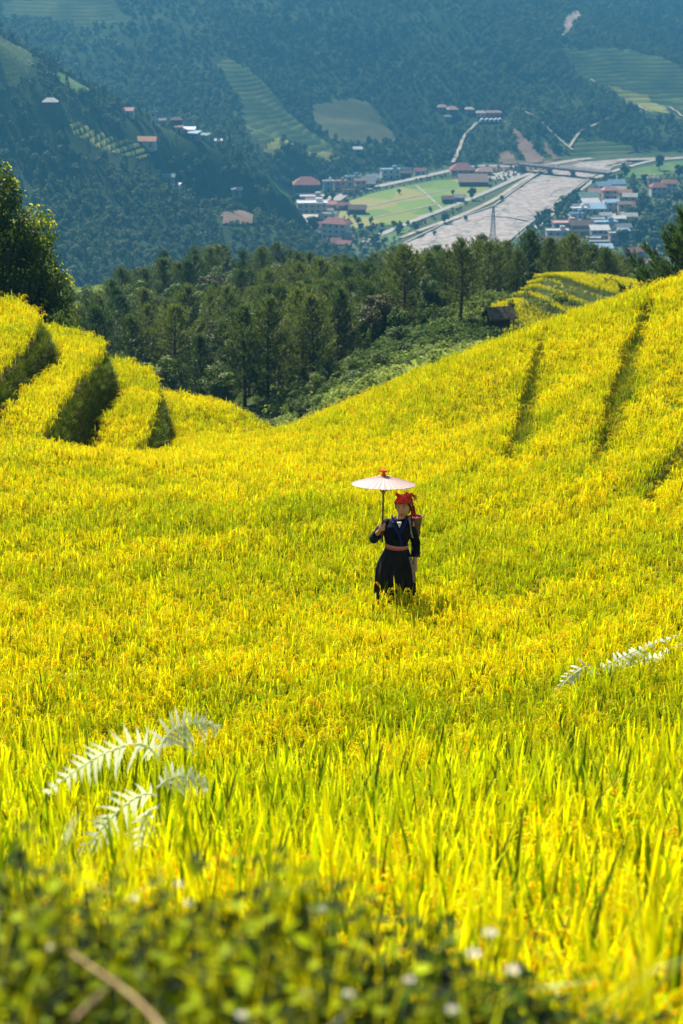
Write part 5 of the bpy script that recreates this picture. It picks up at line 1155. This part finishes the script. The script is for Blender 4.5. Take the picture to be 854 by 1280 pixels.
# a few long grass blades among the weeds
M_gb = leafmat('long_grass', (0.25, 0.32, 0.012), (0.50, 0.46, 0.01), transl=.5, rough=.4, spec=.4, tr_gain=1.3)
def gb(seed):
    r = random.Random(seed); V, F, Cc = [], [], []
    for k in range(5): blade(V, F, Cc, (r.uniform(-.01, .01), r.uniform(-.01, .01), 0), r.uniform(0, 6.28), r.uniform(.35, .55), r.uniform(.05, .4), .009, (.7, .8, .5), (1, 1, .6), 6, r.uniform(.2, 1.2))
    return npmesh('grass', V, F, [M_gb], col=Cc)
gb_p = protos('long_grass_clumps', [gb(i) for i in range(4)])
x, y = jgrid(-1.9, 1.9, 1.5, 3.9, .15); m = (rng.random(len(x)) < .55) & (np.abs(x) < .3 * (y + 1)); x, y = x[m], y[m]; n = len(x)
o = scatter('long_grass', np.stack([x, y, ground(x, y)], 1), np.stack([rng.normal(0, .15, n), rng.normal(0, .15, n), rng.uniform(0, 6.28, n)], 1), np.stack([rng.uniform(.6, .95, n)] * 3, 1), rng.integers(0, 4, n), rng.random(n), gb_p); o['kind'] = 'stuff'
# little white flowers
M_pet = M_fern.copy(); M_pet.name = 'white_petal'; M_pet.node_tree.nodes['Principled BSDF'].inputs['Base Color'].default_value = (.85, .84, .82, 1); M_pet.node_tree.nodes['Translucent BSDF'].inputs['Color'].default_value = (.9, .88, .85, 1); M_eye = mat('yellow_flower_centre', (.7, .45, .03), .7); M_fst = mat('flower_stalk', (.12, .17, .03), .7)
FL = [(612, 1168, 2.35, 'large white flower rightmost of the pair above the leafy right corner'), (640, 1214, 2.15, 'white flower just below the pair at the right corner'), (592, 1194, 2.25, 'white flower between the pair, a little left'),
      (386, 1133, 2.5, 'single white flower at the rear edge of the bank, middle of the frame'), (402, 1138, 2.5, 'smaller white flower touching the single one mid-bank'), (236, 1130, 2.5, 'white flower above the dry stalk at the bank edge'),
      (222, 1106, 2.6, 'pale pink-white flower standing highest above the bank'), (108, 1141, 2.45, 'white flower over the dark leaves at the left'), (166, 1125, 2.5, 'small white flower between its left neighbour and the highest one'),
      (565, 1263, 2.0, 'white flower at the bottom edge below the pair'), (436, 1244, 2.05, 'white flower low in the leaves right of the middle'), (302, 1270, 1.95, 'white flower at the bottom edge near the dry stalk'),
      (385, 1243, 2.05, 'white flower in the dark leaves at the middle'), (285, 1193, 2.2, 'small white flower above the bend of the dry stalk'), (60, 1185, 2.2, 'small white flower over the start of the dry stalk'), (512, 1226, 2.1, 'white flower between the low one and the pair')]
for i, (px, py, h, lab) in enumerate(FL):
    px_, py_, pz = P(px, py, h); g = gz(px_, py_); e = empty('white_flower', (px_, py_, g), random.uniform(0, 6), label=lab, cat='flower', group='small white flowers on the weedy bank')
    hh = pz - g; sz = .0090 if i < 3 else .0066
    b = MB(); b.tube([(0.03, 0, 0), (.012, .005, hh * .6), (0, 0, hh)], .0012, 5); b.build('stalk', M_fst, e)
    b = MB(); q = random.uniform(0, 1)
    for k in range(5):
        a = q + k * 2 * PI / 5; c, s = math.cos(a), math.sin(a)
        def w(u, v, z): return (c * u * sz - s * v * sz, s * u * sz + c * v * sz - z * sz * .8, hh + z * sz + u * sz * .25)
        b.add([w(.15, 0, .1), w(.55, .36, .2), w(1, .28, .1), w(1.12, 0, .05), w(1, -.28, .1), w(.55, -.36, .2)], [(0, 1, 2, 3), (0, 3, 4, 5)])
    b.build('petals', M_pet, e)
    b = MB(); b.tube([(0, 0, hh + .001), (0, 0, hh + .003)], sz * .28, 8); b.build('flower_centre', M_eye, e)
M_dry = mat('dry_stalk', (.50, .34, .16), .7, .3, 40, (.34, .2, .09))
def stalk(pix, r0, lab, name='dry_stalk'):
    pp = [fpt(q) for q in pix]; o0 = pp[0].copy(); b = MB(); pp = smooth3([p - o0 for p in pp]); n = len(pp); b.tube(pp, [r0 * (1.1 - .55 * i / n) for i in range(n)], 7)
    for k in (n // 4, n // 2, 3 * n // 4):
        b.tube([pp[k] - (pp[k + 1] - pp[k]) * .15, pp[k] + (pp[k + 1] - pp[k]) * .15], r0 * 1.35, 7)
    return b.build(name, M_dry, None, True, loc=tuple(o0), label=lab, cat='stalk')
stalk([(212, 1300, 1.75), (190, 1268, 1.8), (150, 1232, 1.88), (112, 1208, 1.95), (88, 1190, 2.0)], .0027, 'brownish dry stalk bending up out of the weeds at the bottom left')
stalk([(92, 1275, 1.85), (112, 1255, 1.88), (134, 1236, 1.9)], .0024, 'short pale stub of dry stalk below the long bent stalk')
# ================================================================== the woman with the parasol
PZ = gz(PX0, PY0)
person = empty('person', (PX0, PY0, PZ), 0, label='woman in dark navy dress and red headscarf standing in the rice under a white parasol', cat='person')
M_skin = mat('skin', (.46, .24, .155), .55, .35, 14, (.52, .28, .19))
M_navy = mat('navy_cloth', (.004, .005, .014), .85, .12, 9, (.008, .010, .026), .004)
M_black = mat('black_cloth', (.006, .006, .010), .8, .2, 7, (.012, .012, .018), .006)
M_blue = mat('blue_trim', (.006, .011, .085), .75, .15, 40, (.012, .022, .14))
M_hair = mat('black_hair', (.010, .008, .007), .45, .5)
M_white = mat('white_blouse', (.75, .73, .70), .8)
M_red = mat('red_scarf', (.32, .006, .010), .75, .2, 28, (.52, .045, .015), .002)
M_redd = mat('dark_red_tassels', (.30, .02, .01), .8)
def remesh(mb, name, vox, m, parent, smooth_it=4, disp=None):
    me = mb.mesh(name, [m]); o = bpy.data.objects.new(name, me); COL.objects.link(o)
    r = o.modifiers.new('r', 'REMESH'); r.mode = 'VOXEL'; r.voxel_size = vox; r.use_smooth_shade = True
    s = o.modifiers.new('s', 'SMOOTH'); s.factor = .5; s.iterations = smooth_it
    dg = bpy.context.evaluated_depsgraph_get(); dg.update(); me2 = bpy.data.meshes.new_from_object(o.evaluated_get(dg)); o.modifiers.clear(); o.data = me2; me2.name = name
    if not len(me2.materials): me2.materials.append(m)
    if disp:
        co = np.empty(len(me2.vertices) * 3, dtype=np.float32); me2.vertices.foreach_get('co', co); co = disp(co.reshape(-1, 3)); me2.vertices.foreach_set('co', co.astype(np.float32).ravel()); me2.update()
    me2.polygons.foreach_set('use_smooth', [True] * len(me2.polygons)); o.parent = parent; return o
def ell(b, c, r, n=16, k=10, tilt=None, shape=None):
    V = []; F = []
    for j in range(k + 1):
        ph = PI * j / k
        for i in range(n):
            a = 2 * PI * i / n; v = Vector((math.sin(ph) * math.cos(a) * r[0], math.sin(ph) * math.sin(a) * r[1], -math.cos(ph) * r[2]))
            if shape: v = shape(v)
            if tilt: v = tilt @ v
            V.append(Vector(c) + v)
    for j in range(k):
        for i in range(n): F.append((j * n + i, j * n + (i + 1) % n, (j + 1) * n + (i + 1) % n, (j + 1) * n + i))
    b.add(V, F)
def limb(b, pts, rad, n=12):
    pts = [Vector(p) for p in pts]; b.tube(pts, rad, n)
    for p, r in zip(pts, rad): ell(b, p, (r, r, r), 12, 8)
def loft(rings, n=48, fold=0, fk=0, z_noise=0, open_=True, seed=0):
    """rings: (cx, cy, z, rx, ry, fold)"""
    V = []; F = []
    for j, (cx, cy_, z, rx, ry, fo) in enumerate(rings):
        for i in range(n):
            a = 2 * PI * i / n; f = 1 + fo * (math.sin(a * fk + seed + .3 * math.sin(a * 3)) * .6 + .4 * math.sin(a * (fk * 1.7) + 2 * seed + 1))
            V.append((cx + rx * f * math.cos(a), cy_ + ry * f * math.sin(a), z + (z_noise * math.sin(a * 4 + j) if j == 0 else 0)))
    for j in range(len(rings) - 1):
        for i in range(n): F.append((j * n + i, j * n + (i + 1) % n, (j + 1) * n + (i + 1) % n, (j + 1) * n + i))
    return V, F
HC = Vector((.082, -.015, 1.545)); HT = Euler((math.radians(8), math.radians(-5), math.radians(-22))).to_matrix()   # head turned to her right, chin a little down
def hp(x, y, z): return HC + HT @ Vector((x, y, z))
def headshape(v):
    x, y, z = v; t = z / .115
    w = 1.0 if t > -.1 else 1 - .42 * ((-.1 - t) / .9) ** 1.3        # jaw narrows
    x *= w
    if y < 0: y *= (.93 if t > .2 else 1.0) * (1 - .10 * max(0, -t - .5))
    else: y *= 1.05 if t > -.3 else 1.05 - .5 * (-.3 - t)
    return Vector((x, y, z))
b = MB()
ell(b, HC, (.075, .092, .115), 28, 20, HT, headshape)
limb(b, [hp(0, -.084, .012), hp(0, -.097, -.016), hp(0, -.103, -.026)], [.008, .012, .013], 10)      # nose
for s in (-1, 1):
    ell(b, hp(s * .012, -.094, -.030), (.008, .009, .007)); ell(b, hp(s * .034, -.068, -.018), (.024, .020, .020)); ell(b, hp(s * .076, .008, -.005), (.010, .018, .030))
    ell(b, hp(s * .029, -.078, .036), (.026, .012, .007)); ell(b, hp(s * .030, -.076, .014), (.014, .010, .008))
ell(b, hp(0, -.080, -.092), (.022, .018, .016)); ell(b, hp(0, -.088, -.054), (.022, .010, .006)); ell(b, hp(0, -.086, -.065), (.019, .011, .007))
limb(b, [(.045, .02, 1.36), (.062, .012, 1.42), (.076, .0, 1.48)], [.052, .046, .05], 14)             # neck
V, F = loft([(.02, .01, .78, .13, .10, 0), (.015, .01, .92, .155, .115, 0), (.01, .01, 1.02, .13, .10, 0), (.012, .01, 1.12, .105, .085, 0), (.018, .0, 1.22, .125, .095, 0), (.025, .0, 1.30, .135, .095, 0), (.032, .01, 1.355, .12, .075, 0), (.040, .015, 1.40, .06, .055, 0)], 28)
F += [tuple(range(28))[::-1], tuple(7 * 28 + i for i in range(28))]; b.add(V, F)
SR, ER, WR = Vector((-.105, .02, 1.34)), Vector((-.225, .06, 1.17)), Vector((-.165, -.13, 1.315))
SL, EL, WL = Vector((.155, .02, 1.33)), Vector((.215, .07, 1.11)), Vector((.205, -.03, .93))
limb(b, [SR, SR.lerp(ER, .5), ER], [  .043, .036, .031]); limb(b, [ER, ER.lerp(WR, .35), WR], [.033, .032, .021])
limb(b, [SL, SL.lerp(EL, .5), EL], [  .043, .036, .031]); limb(b, [EL, EL.lerp(WL, .35), WL], [.033, .032, .021])
for s, fy in ((-1, -.03), (1, .05)):
    limb(b, [(.02 + s * .075, .01, .84), (.015 + s * .08, .0 + fy * .5, .46), (.01 + s * .08, .02 + fy, .09)], [.075, .055, .036]); limb(b, [(.01 + s * .08, .03 + fy, .05), (.01 + s * .09, -.12 + fy, .03)], [.036, .028])
# right hand closed round the handle
SX, SY = -.140, -.165                        # handle of the parasol passes here
palm = Vector((-.152, -.142, 1.365)); limb(b, [WR, palm], [.022, .026]); ell(b, palm, (.020, .022, .040))
for k in range(4):
    z = 1.392 - k * .0185; R = .0205; rr = (.0085, .009, .0088, .0075)[k]
    pts = [(palm.x - .008, palm.y + .004, z)]
    for a in (150, 205, 255, 305, (350, 355, 350, 340)[k]): pts.append((SX + R * math.cos(math.radians(a)), SY + R * math.sin(math.radians(a)), z - .002))
    limb(b, pts, [rr * 1.05] * 3 + [rr * .95] * 2 + [rr * .85], 8)
limb(b, [(palm.x + .008, palm.y + .008, 1.365), (SX + .022, SY + .018, 1.385), (SX + .024, SY - .004, 1.400), (SX + .012, SY - .020, 1.408)], [.012, .0105, .0095, .008], 8)
# left hand hanging, fingers a little curled
hd = Vector((-.02, -.22, -.97)).normalized(); limb(b, [WL, WL + hd * .05, WL + hd * .075], [.021, .025, .026]); ell(b, WL + hd * .055, (.017, .036, .042))
for k in range(4):
    c = WL + hd * .085 + Vector((.000, -.030 + .020 * k, .0)); l = (.026, .029, .027, .021)[k]; p1 = c + hd * l; p2 = p1 + (hd + Vector((-.35, 0, 0))).normalized() * l * .8; p3 = p2 + (hd + Vector((-.8, 0, 0))).normalized() * l * .65
    limb(b, [c - hd * .02, c, p1, p2, p3], [.010, .0092, .0088, .0080, .0068], 8)
limb(b, [WL + hd * .03 + Vector((-.01, -.025, 0)), WL + hd * .055 + Vector((-.022, -.046, 0)), WL + hd * .085 + Vector((-.027, -.052, 0))], [.012, .0105, .008], 8)
remesh(b, 'body', .0042, M_skin, person, 3)
# face details
M_lip = mat('lips', (.42, .06, .05), .4); M_eyew = mat('eye_white', (.7, .68, .64), .3); M_iris = mat('iris', (.015, .01, .008), .2, .6)
def strip3(pts, w, m, name, th=.003):
    b = MB(); b.tube([hp(*p) for p in pts], w, 6); return b.build(name, m, person, True)
for s in (-1, 1):
    b = MB(); ell(b, hp(s * .030, -.0835, .014), (.0115, .0055, .0045), 14, 8, HT); e = b.build('eye', M_eyew, person, True)
    b = MB(); ell(b, hp(s * .030, -.0880, .0142), (.0048, .0025, .0046), 10, 6, HT); b.build('iris', M_iris, e, True)
    strip3([(s * .016, -.086, .034), (s * .030, -.088, .040), (s * .046, -.080, .036)], [.0024, .003, .0015], M_hair, 'eyebrow')
    strip3([(s * .018, -.087, .018), (s * .030, -.0905, .0205), (s * .043, -.083, .017)], [.001, .0016, .001], M_hair, 'eyelashes')
strip3([(-.020, -.090, -.0565), (-.008, -.098, -.053), (0, -.098, -.055), (.008, -.098, -.053), (.020, -.090, -.0565)], [.0018, .0042, .0036, .0042, .0018], M_lip, 'upper_lip')
strip3([(-.016, -.090, -.061), (0, -.0985, -.064), (.016, -.090, -.061)], [.002, .005, .002], M_lip, 'lower_lip')
# hair
b = MB()
ell(b, hp(0, .014, .006), (.077, .088, .104), 24, 16, HT)
def hair_cut(co):
    return co
for s in (-1, 1): limb(b, [hp(s * .070, -.030, .045), hp(s * .078, -.012, -.01), hp(s * .076, .010, -.06)], [.016, .015, .010], 10)
limb(b, [hp(0, .07, -.04), hp(.0, .075, -.09)], [.05, .035])
remesh(b, 'hair', .006, M_hair, person, 3)
# headscarf: wrapped cap, rolled front edge, knotted corners
b = MB()
def capshape(v): return Vector((v.x * (1 + .05 * math.sin(v.z * 70)), v.y, v.z if v.z > -.02 else -.02 + (v.z + .02) * .25))
ell(b, hp(0, .012, .060), (.079, .093, .060), 28, 16, HT, capshape)
limb(b, [hp(-.086, -.02, .055), hp(-.062, -.083, .075), hp(0, -.104, .088), hp(.062, -.083, .075), hp(.086, -.02, .055)], [.009, .011, .013, .011, .009], 12)
limb(b, [hp(.055, .03, .105), hp(.090, .035, .112), hp(.120, .04, .100)], [.024, .020, .009]); limb(b, [hp(-.040, .0, .115), hp(-.060, .0, .135), hp(-.074, .0, .138)], [.026, .018, .008])
limb(b, [hp(.02, .075, .09), hp(.042, .105, .02), hp(.046, .105, -.08), hp(.04, .095, -.15)], [.034, .027, .020, .008])
sc = remesh(b, 'headscarf', .006, M_red, person, 2, lambda c: c + .003 * np.stack([np.sin(c[:, 2] * 140 + c[:, 0] * 60), np.sin(c[:, 2] * 120), np.sin(c[:, 0] * 130)], 1))
b = MB()
for k in range(14):
    a = random.uniform(-.03, .03); p = hp(.095 + random.uniform(0, .025), .04 + a, .10); b.tube([p, p + Vector((random.uniform(0, .03), a * .3, -.02)), p + Vector((random.uniform(0, .03), a * .4, -.055))], [.002, .002, .001], 4)
for k in range(26):
    a = random.uniform(-.03, .03); p = hp(.07 + a * .4, .06 + a, -.03); b.tube([p, p + Vector((.008, 0, -.05)), p + Vector((.012 + a * .3, .0, -.13))], [.0035, .003, .0015], 4)
b.build('tassel', M_redd, sc, True)
# jacket
b = MB()
V, F = loft([(.015, .01, 1.06, .125, .105, .0), (.012, .01, 1.12, .115, .097, .01), (.016, .0, 1.20, .138, .112, .015), (.022, -.002, 1.27, .150, .112, .01), (.028, .0, 1.33, .146, .098, 0), (.034, .012, 1.375, .112, .075, 0), (.042, .018, 1.405, .068, .062, 0)], 40, fk=5)
F += [tuple(range(40))[::-1], tuple(6 * 40 + i for i in range(40))]; b.add(V, F)
CR = ER.lerp(WR, .42); CLp = EL.lerp(WL, .48)
limb(b, [SR + Vector((.02, 0, .0)), SR.lerp(ER, .5), ER + Vector((0, .005, -.01))], [.057, .052, .052]); limb(b, [ER + Vector((0, .005, -.012)), CR + Vector((0, .0, -.012))], [.052, .050])
limb(b, [SL + Vector((-.02, 0, .0)), SL.lerp(EL, .5), EL], [.057, .052, .050]); limb(b, [EL, CLp], [.050, .048])
rs = np.random.default_rng(3)
remesh(b, 'jacket', .0065, M_navy, person, 3, lambda c: c + (.0035 * np.sin(c[:, 2] * 60 + 7 * np.sin(c[:, 0] * 22) + c[:, 1] * 30))[:, None] * np.stack([np.zeros(len(c)), -np.ones(len(c)), np.zeros(len(c))], 1))
def band(path, w, th, m, name, out):
    """flat band along a path lying on the body"""
    path = [Vector(p) for p in path]; V = []; F = []
    for i, p in enumerate(path):
        t = (path[min(i + 1, len(path) - 1)] - path[max(0, i - 1)]).normalized(); o_ = Vector(out[i] if isinstance(out, list) else out).normalized(); s = t.cross(o_).normalized() * w / 2
        V += [p - s, p + s, p + s + o_ * th, p - s + o_ * th]
    for i in range(len(path) - 1):
        for k in range(4): F.append((i * 4 + k, i * 4 + (k + 1) % 4, i * 4 + 4 + (k + 1) % 4, i * 4 + 4 + k))
    F += [(3, 2, 1, 0), tuple(len(V) - 4 + k for k in range(4))]
    b = MB(); b.add(V, F); return b.build(name, m, person)
band([(-.040, .045, 1.425), (-.036, -.035, 1.425), (-.028, -.078, 1.385), (-.002, -.112, 1.325), (.030, -.118, 1.27), (.052, -.116, 1.20), (.06, -.105, 1.14)], .028, .006, M_blue, 'collar', [(-1, .2, .2), (-.7, -.7, .2), (-.2, -1, .3), (0, -1, .25), (0, -1, .1), (0, -1, 0), (0, -1, 0)])
band([(.120, .045, 1.425), (.114, -.030, 1.425), (.100, -.076, 1.385), (.070, -.110, 1.330), (.040, -.119, 1.285)], .028, .007, M_blue, 'collar', [(1, .2, .2), (.7, -.7, .2), (.2, -1, .3), (0, -1, .25), (0, -1, .1)])
b = MB(); b.add([(.010, -.076, 1.385), (.062, -.072, 1.385), (.036, -.108, 1.335), (.036, -.092, 1.335), (.012, -.060, 1.385), (.060, -.056, 1.385)], [(0, 2, 1), (4, 5, 3), (0, 1, 5, 4), (0, 4, 3, 2), (1, 2, 3, 5)]); b.build('blouse_neck', M_white, person)
def cuff(A, B, r, m, name, w=.03):
    b = MB(); d = (B - A).normalized(); b.tube([B - d * w, B + d * .004], [r, r], 20); return b.build(name, m, person, True)
cuff(EL, CLp + Vector((0, 0, -.048)), .050, M_blue, 'cuff', .055)
cuff(ER, CR + (CR - ER).normalized() * .05 + Vector((0, 0, -.012)), .052, M_navy, 'cuff', .03)
# sash
def sash(z0, z1, m, name, g=0):
    V, F = loft([(.013, .01, z0, .122 + g, .104 + g, 0), (.013, .01, (z0 + z1) / 2, .126 + g, .108 + g, 0), (.013, .01, z1, .122 + g, .104 + g, 0)], 36); b = MB(); b.add([(x, y, z - (x - .013) * .10) for x, y, z in V], F); return b.build(name, m, person, True)
M_sashp = mat('pink_sash', (.34, .06, .10), .8, .2, 60, (.50, .16, .20)); M_sashw = mat('pale_sash', (.50, .30, .34), .8)
sp = sash(1.075, 1.128, M_sashp, 'sash'); sw = sash(1.108, 1.122, M_sashw, 'sash_stripe', .003); sw.parent = sp
# skirt
rings = []
for z, cx, rx, ry, fo in ((1.10, .013, .118, .10, .0), (1.06, .012, .128, .110, .02), (1.0, .008, .152, .135, .035), (.92, .0, .183, .16, .05), (.84, .0, .203, .172, .06), (.74, .0, .210, .178, .07), (.66, .0, .212, .178, .08), (.58, .0, .214, .178, .085)): rings.append((cx, .01, z, rx, ry, fo))
V, F = loft(rings[::-1], 120, fk=15, z_noise=.012, seed=1.3); b = MB(); b.add(V, F); sk = b.build('skirt', M_black, person, True)
so_ = sk.modifiers.new('thick', 'SOLIDIFY'); so_.thickness = .004
V, F = loft([(-.02, .0, .30, .17, .13, .04), (-.01, .0, .5, .19, .15, .04), (-.01, .0, .74, .19, .15, .03)], 60, fk=9, seed=2.1); b = MB(); b.add(V, F); b.build('underskirt', M_black, person, True)
# embroidered apron edge at her left hip
M_emb = mat('embroidered_band', (.10, .09, .10), .85, .2, 70, (.45, .36, .30))
band([(.145, -.115, 1.02), (.172, -.150, .93), (.186, -.168, .84), (.194, -.178, .76)], .028, .004, M_emb, 'embroidered_band', (.5, -1, .1))
b = MB()
for s, R in ((-1, .0125),): b.tube([hp(-.078, .008, -.04), hp(-.079, .006, -.055)], .006, 8); b.tube([hp(.078, .008, -.04), hp(.079, .006, -.055)], .006, 8)
b.build('earring', mat('silver', (.7, .7, .68), .3, .5, metal=1.0), person)

# basket on her back, strap over the shoulder
M_wick = mat('wicker', (.12, .075, .04), .8, .2, 90, (.22, .15, .09), .003); M_strap = mat('woven_strap', (.25, .22, .20), .85, .2, 50, (.42, .34, .28))
bk = empty('back_basket', (PX0 + .205, PY0 + .11, PZ + 1.18), 0, label='small woven basket carried behind the left shoulder of the woman', cat='basket')
b = MB(); n = 30; V = []; F = []
for j in range(15):
    t = j / 14; R = .052 + .026 * t ** 1.3
    for i in range(n): a = 2 * PI * i / n; w = 1 + .03 * (1 if (i + j) % 2 else -1); V.append((R * w * math.cos(a), R * w * .85 * math.sin(a), .205 * t))
for j in range(14):
    for i in range(n): F.append((j * n + i, j * n + (i + 1) % n, (j + 1) * n + (i + 1) % n, (j + 1) * n + i))
F.append(tuple(range(n))[::-1]); b.add(V, F); o = b.build('weave', M_wick, bk); o.modifiers.new('thick', 'SOLIDIFY').thickness = .004
b = MB(); b.tube([(.079 * math.cos(k * PI / 15), .067 * math.sin(k * PI / 15), .206) for k in range(31)], .007, 8, caps=False); b.build('rim', M_wick, bk, True)
b = MB(); b.tube([(-.10, -.02, .20), (-.075, -.09, .24), (-.055, -.165, .20), (-.048, -.180, .10), (-.03, -.12, .02), (0, -.05, .0)], .011, 8); b.build('strap', M_strap, bk, True)
o = MB(); o.tube([(PX0 + .235, PY0 + .10, PZ + 1.20), (PX0 + .27, PY0 + .09, PZ + 1.37), (PX0 + .31, PY0 + .08, PZ + 1.43)], .006, 6); o.build('bamboo_stick', M_dry, None, True, label='thin stick poking out of the basket behind the woman', cat='stick')
b = MB(); ell(b, (PX0 + .20, PY0 + .10, PZ + 1.365), (.055, .045, .025), 14, 8, None, lambda v: v * (1 + .15 * math.sin(v.x * 200))); b.build('red_cloth', M_red, None, True, label='crumpled red cloth lying in the mouth of the basket', cat='cloth')

# parasol
M_paper = bpy.data.materials.new('oiled_paper'); M_paper.use_nodes = True; nt = M_paper.node_tree; pb = nt.nodes['Principled BSDF']; pb.inputs['Base Color'].default_value = (.78, .60, .57, 1); pb.inputs['Roughness'].default_value = .45
tr = nt.nodes.new('ShaderNodeBsdfTranslucent'); tr.inputs['Color'].default_value = (.9, .72, .66, 1); mx = nt.nodes.new('ShaderNodeMixShader'); mx.inputs[0].default_value = .4
nt.links.new(pb.outputs[0], mx.inputs[1]); nt.links.new(tr.outputs[0], mx.inputs[2]); nt.links.new(mx.outputs[0], nt.nodes['Material Output'].inputs[0])
M_bam = mat('bamboo', (.30, .17, .09), .6); M_hand = mat('dark_handle', (.045, .025, .015), .4, .5); M_cap = mat('red_cap', (.75, .04, .015), .7, .2, 50, (.85, .14, .04))
M_pseam = mat('paper_seam', (.62, .42, .38), .7)
pa = empty('parasol', (PX0 + SX, PY0 + SY, PZ + 1.36), 0, label='white paper parasol with red frilled cap held up by the woman', cat='parasol')
pa.rotation_euler = (math.radians(-7.5), math.radians(1.0), 0)
NS = 32; RR = .328; V = [(0, 0, .545)]; F = []; rg = 6
for j in range(1, rg + 1):
    t = j / rg
    for i in range(NS * 2):
        a = PI * i / NS; R = RR * t * (1 if i % 2 == 0 else 1 - .010 * t); V.append((R * math.cos(a), R * math.sin(a), .545 - .092 * (t ** 1.12) - (0 if i % 2 == 0 else .004 * t)))
N2 = NS * 2
for i in range(N2): F.append((0, 1 + i, 1 + (i + 1) % N2))
for j in range(rg - 1):
    for i in range(N2): F.append((1 + j * N2 + i, 1 + (j + 1) * N2 + i, 1 + (j + 1) * N2 + (i + 1) % N2, 1 + j * N2 + (i + 1) % N2))
cnp = link('canopy', npmesh('canopy', V, F, [M_paper]), pa)
b = MB(); b.tube([(.331 * math.cos(k * PI / 24), .331 * math.sin(k * PI / 24), .4525) for k in range(49)], .0022, 5, caps=False); b.build('canopy_edge', M_bam, cnp, True)
b = MB()
for i in range(NS): a = 2 * PI * i / NS; c, s = math.cos(a), math.sin(a); b.tube([(RR * t * c, RR * t * s, .5475 - .092 * (t ** 1.12)) for t in (.1, .3, .6, .99)], .0011, 4)
b.build('seam', M_pseam, cnp)
for i in range(NS):
    a = 2 * PI * i / NS; c, s = math.cos(a), math.sin(a); b = MB(); b.tube([(RR * t * c, RR * t * s, .540 - .092 * (t ** 1.12)) for t in (.06, .3, .6, .99)], .0022, 4)
    b.tube([(.012 * c, .012 * s, .36), (RR * .42 * c, RR * .42 * s, .503)], .0016, 4); b.build('rib', M_bam, pa)
b = MB(); b.tube([(0, 0, -.16), (0, 0, .1), (0, 0, .56)], [.011, .010, .009], 10); b.build('handle', M_hand, pa, True)
b = MB(); b.tube([(0, 0, .352), (0, 0, .372)], [.018, .018], 12); b.build('runner', M_bam, pa, True)
b = MB(); b.tube([(0, 0, .528), (0, 0, .548), (0, 0, .565), (0, 0, .582)], [.034, .026, .015, .011], 14); cap_ = b.build('cap', M_cap, pa, True)
b = MB()
for k in range(16):
    a = 2 * PI * k / 16; c, s = math.cos(a), math.sin(a); r_ = random.uniform(.8, 1.25)
    b.tube([(.006 * c, .006 * s, .575), (.030 * c * r_, .030 * s * r_, .598 + random.uniform(-.004, .008)), (.048 * c * r_, .048 * s * r_, .592), (.040 * c * r_, .040 * s * r_, .580)], [.005, .006, .005, .003], 5)
b.tube([(0, 0, .575), (0, 0, .612)], [.008, .004], 8); b.build('frill', M_cap, cap_, True)
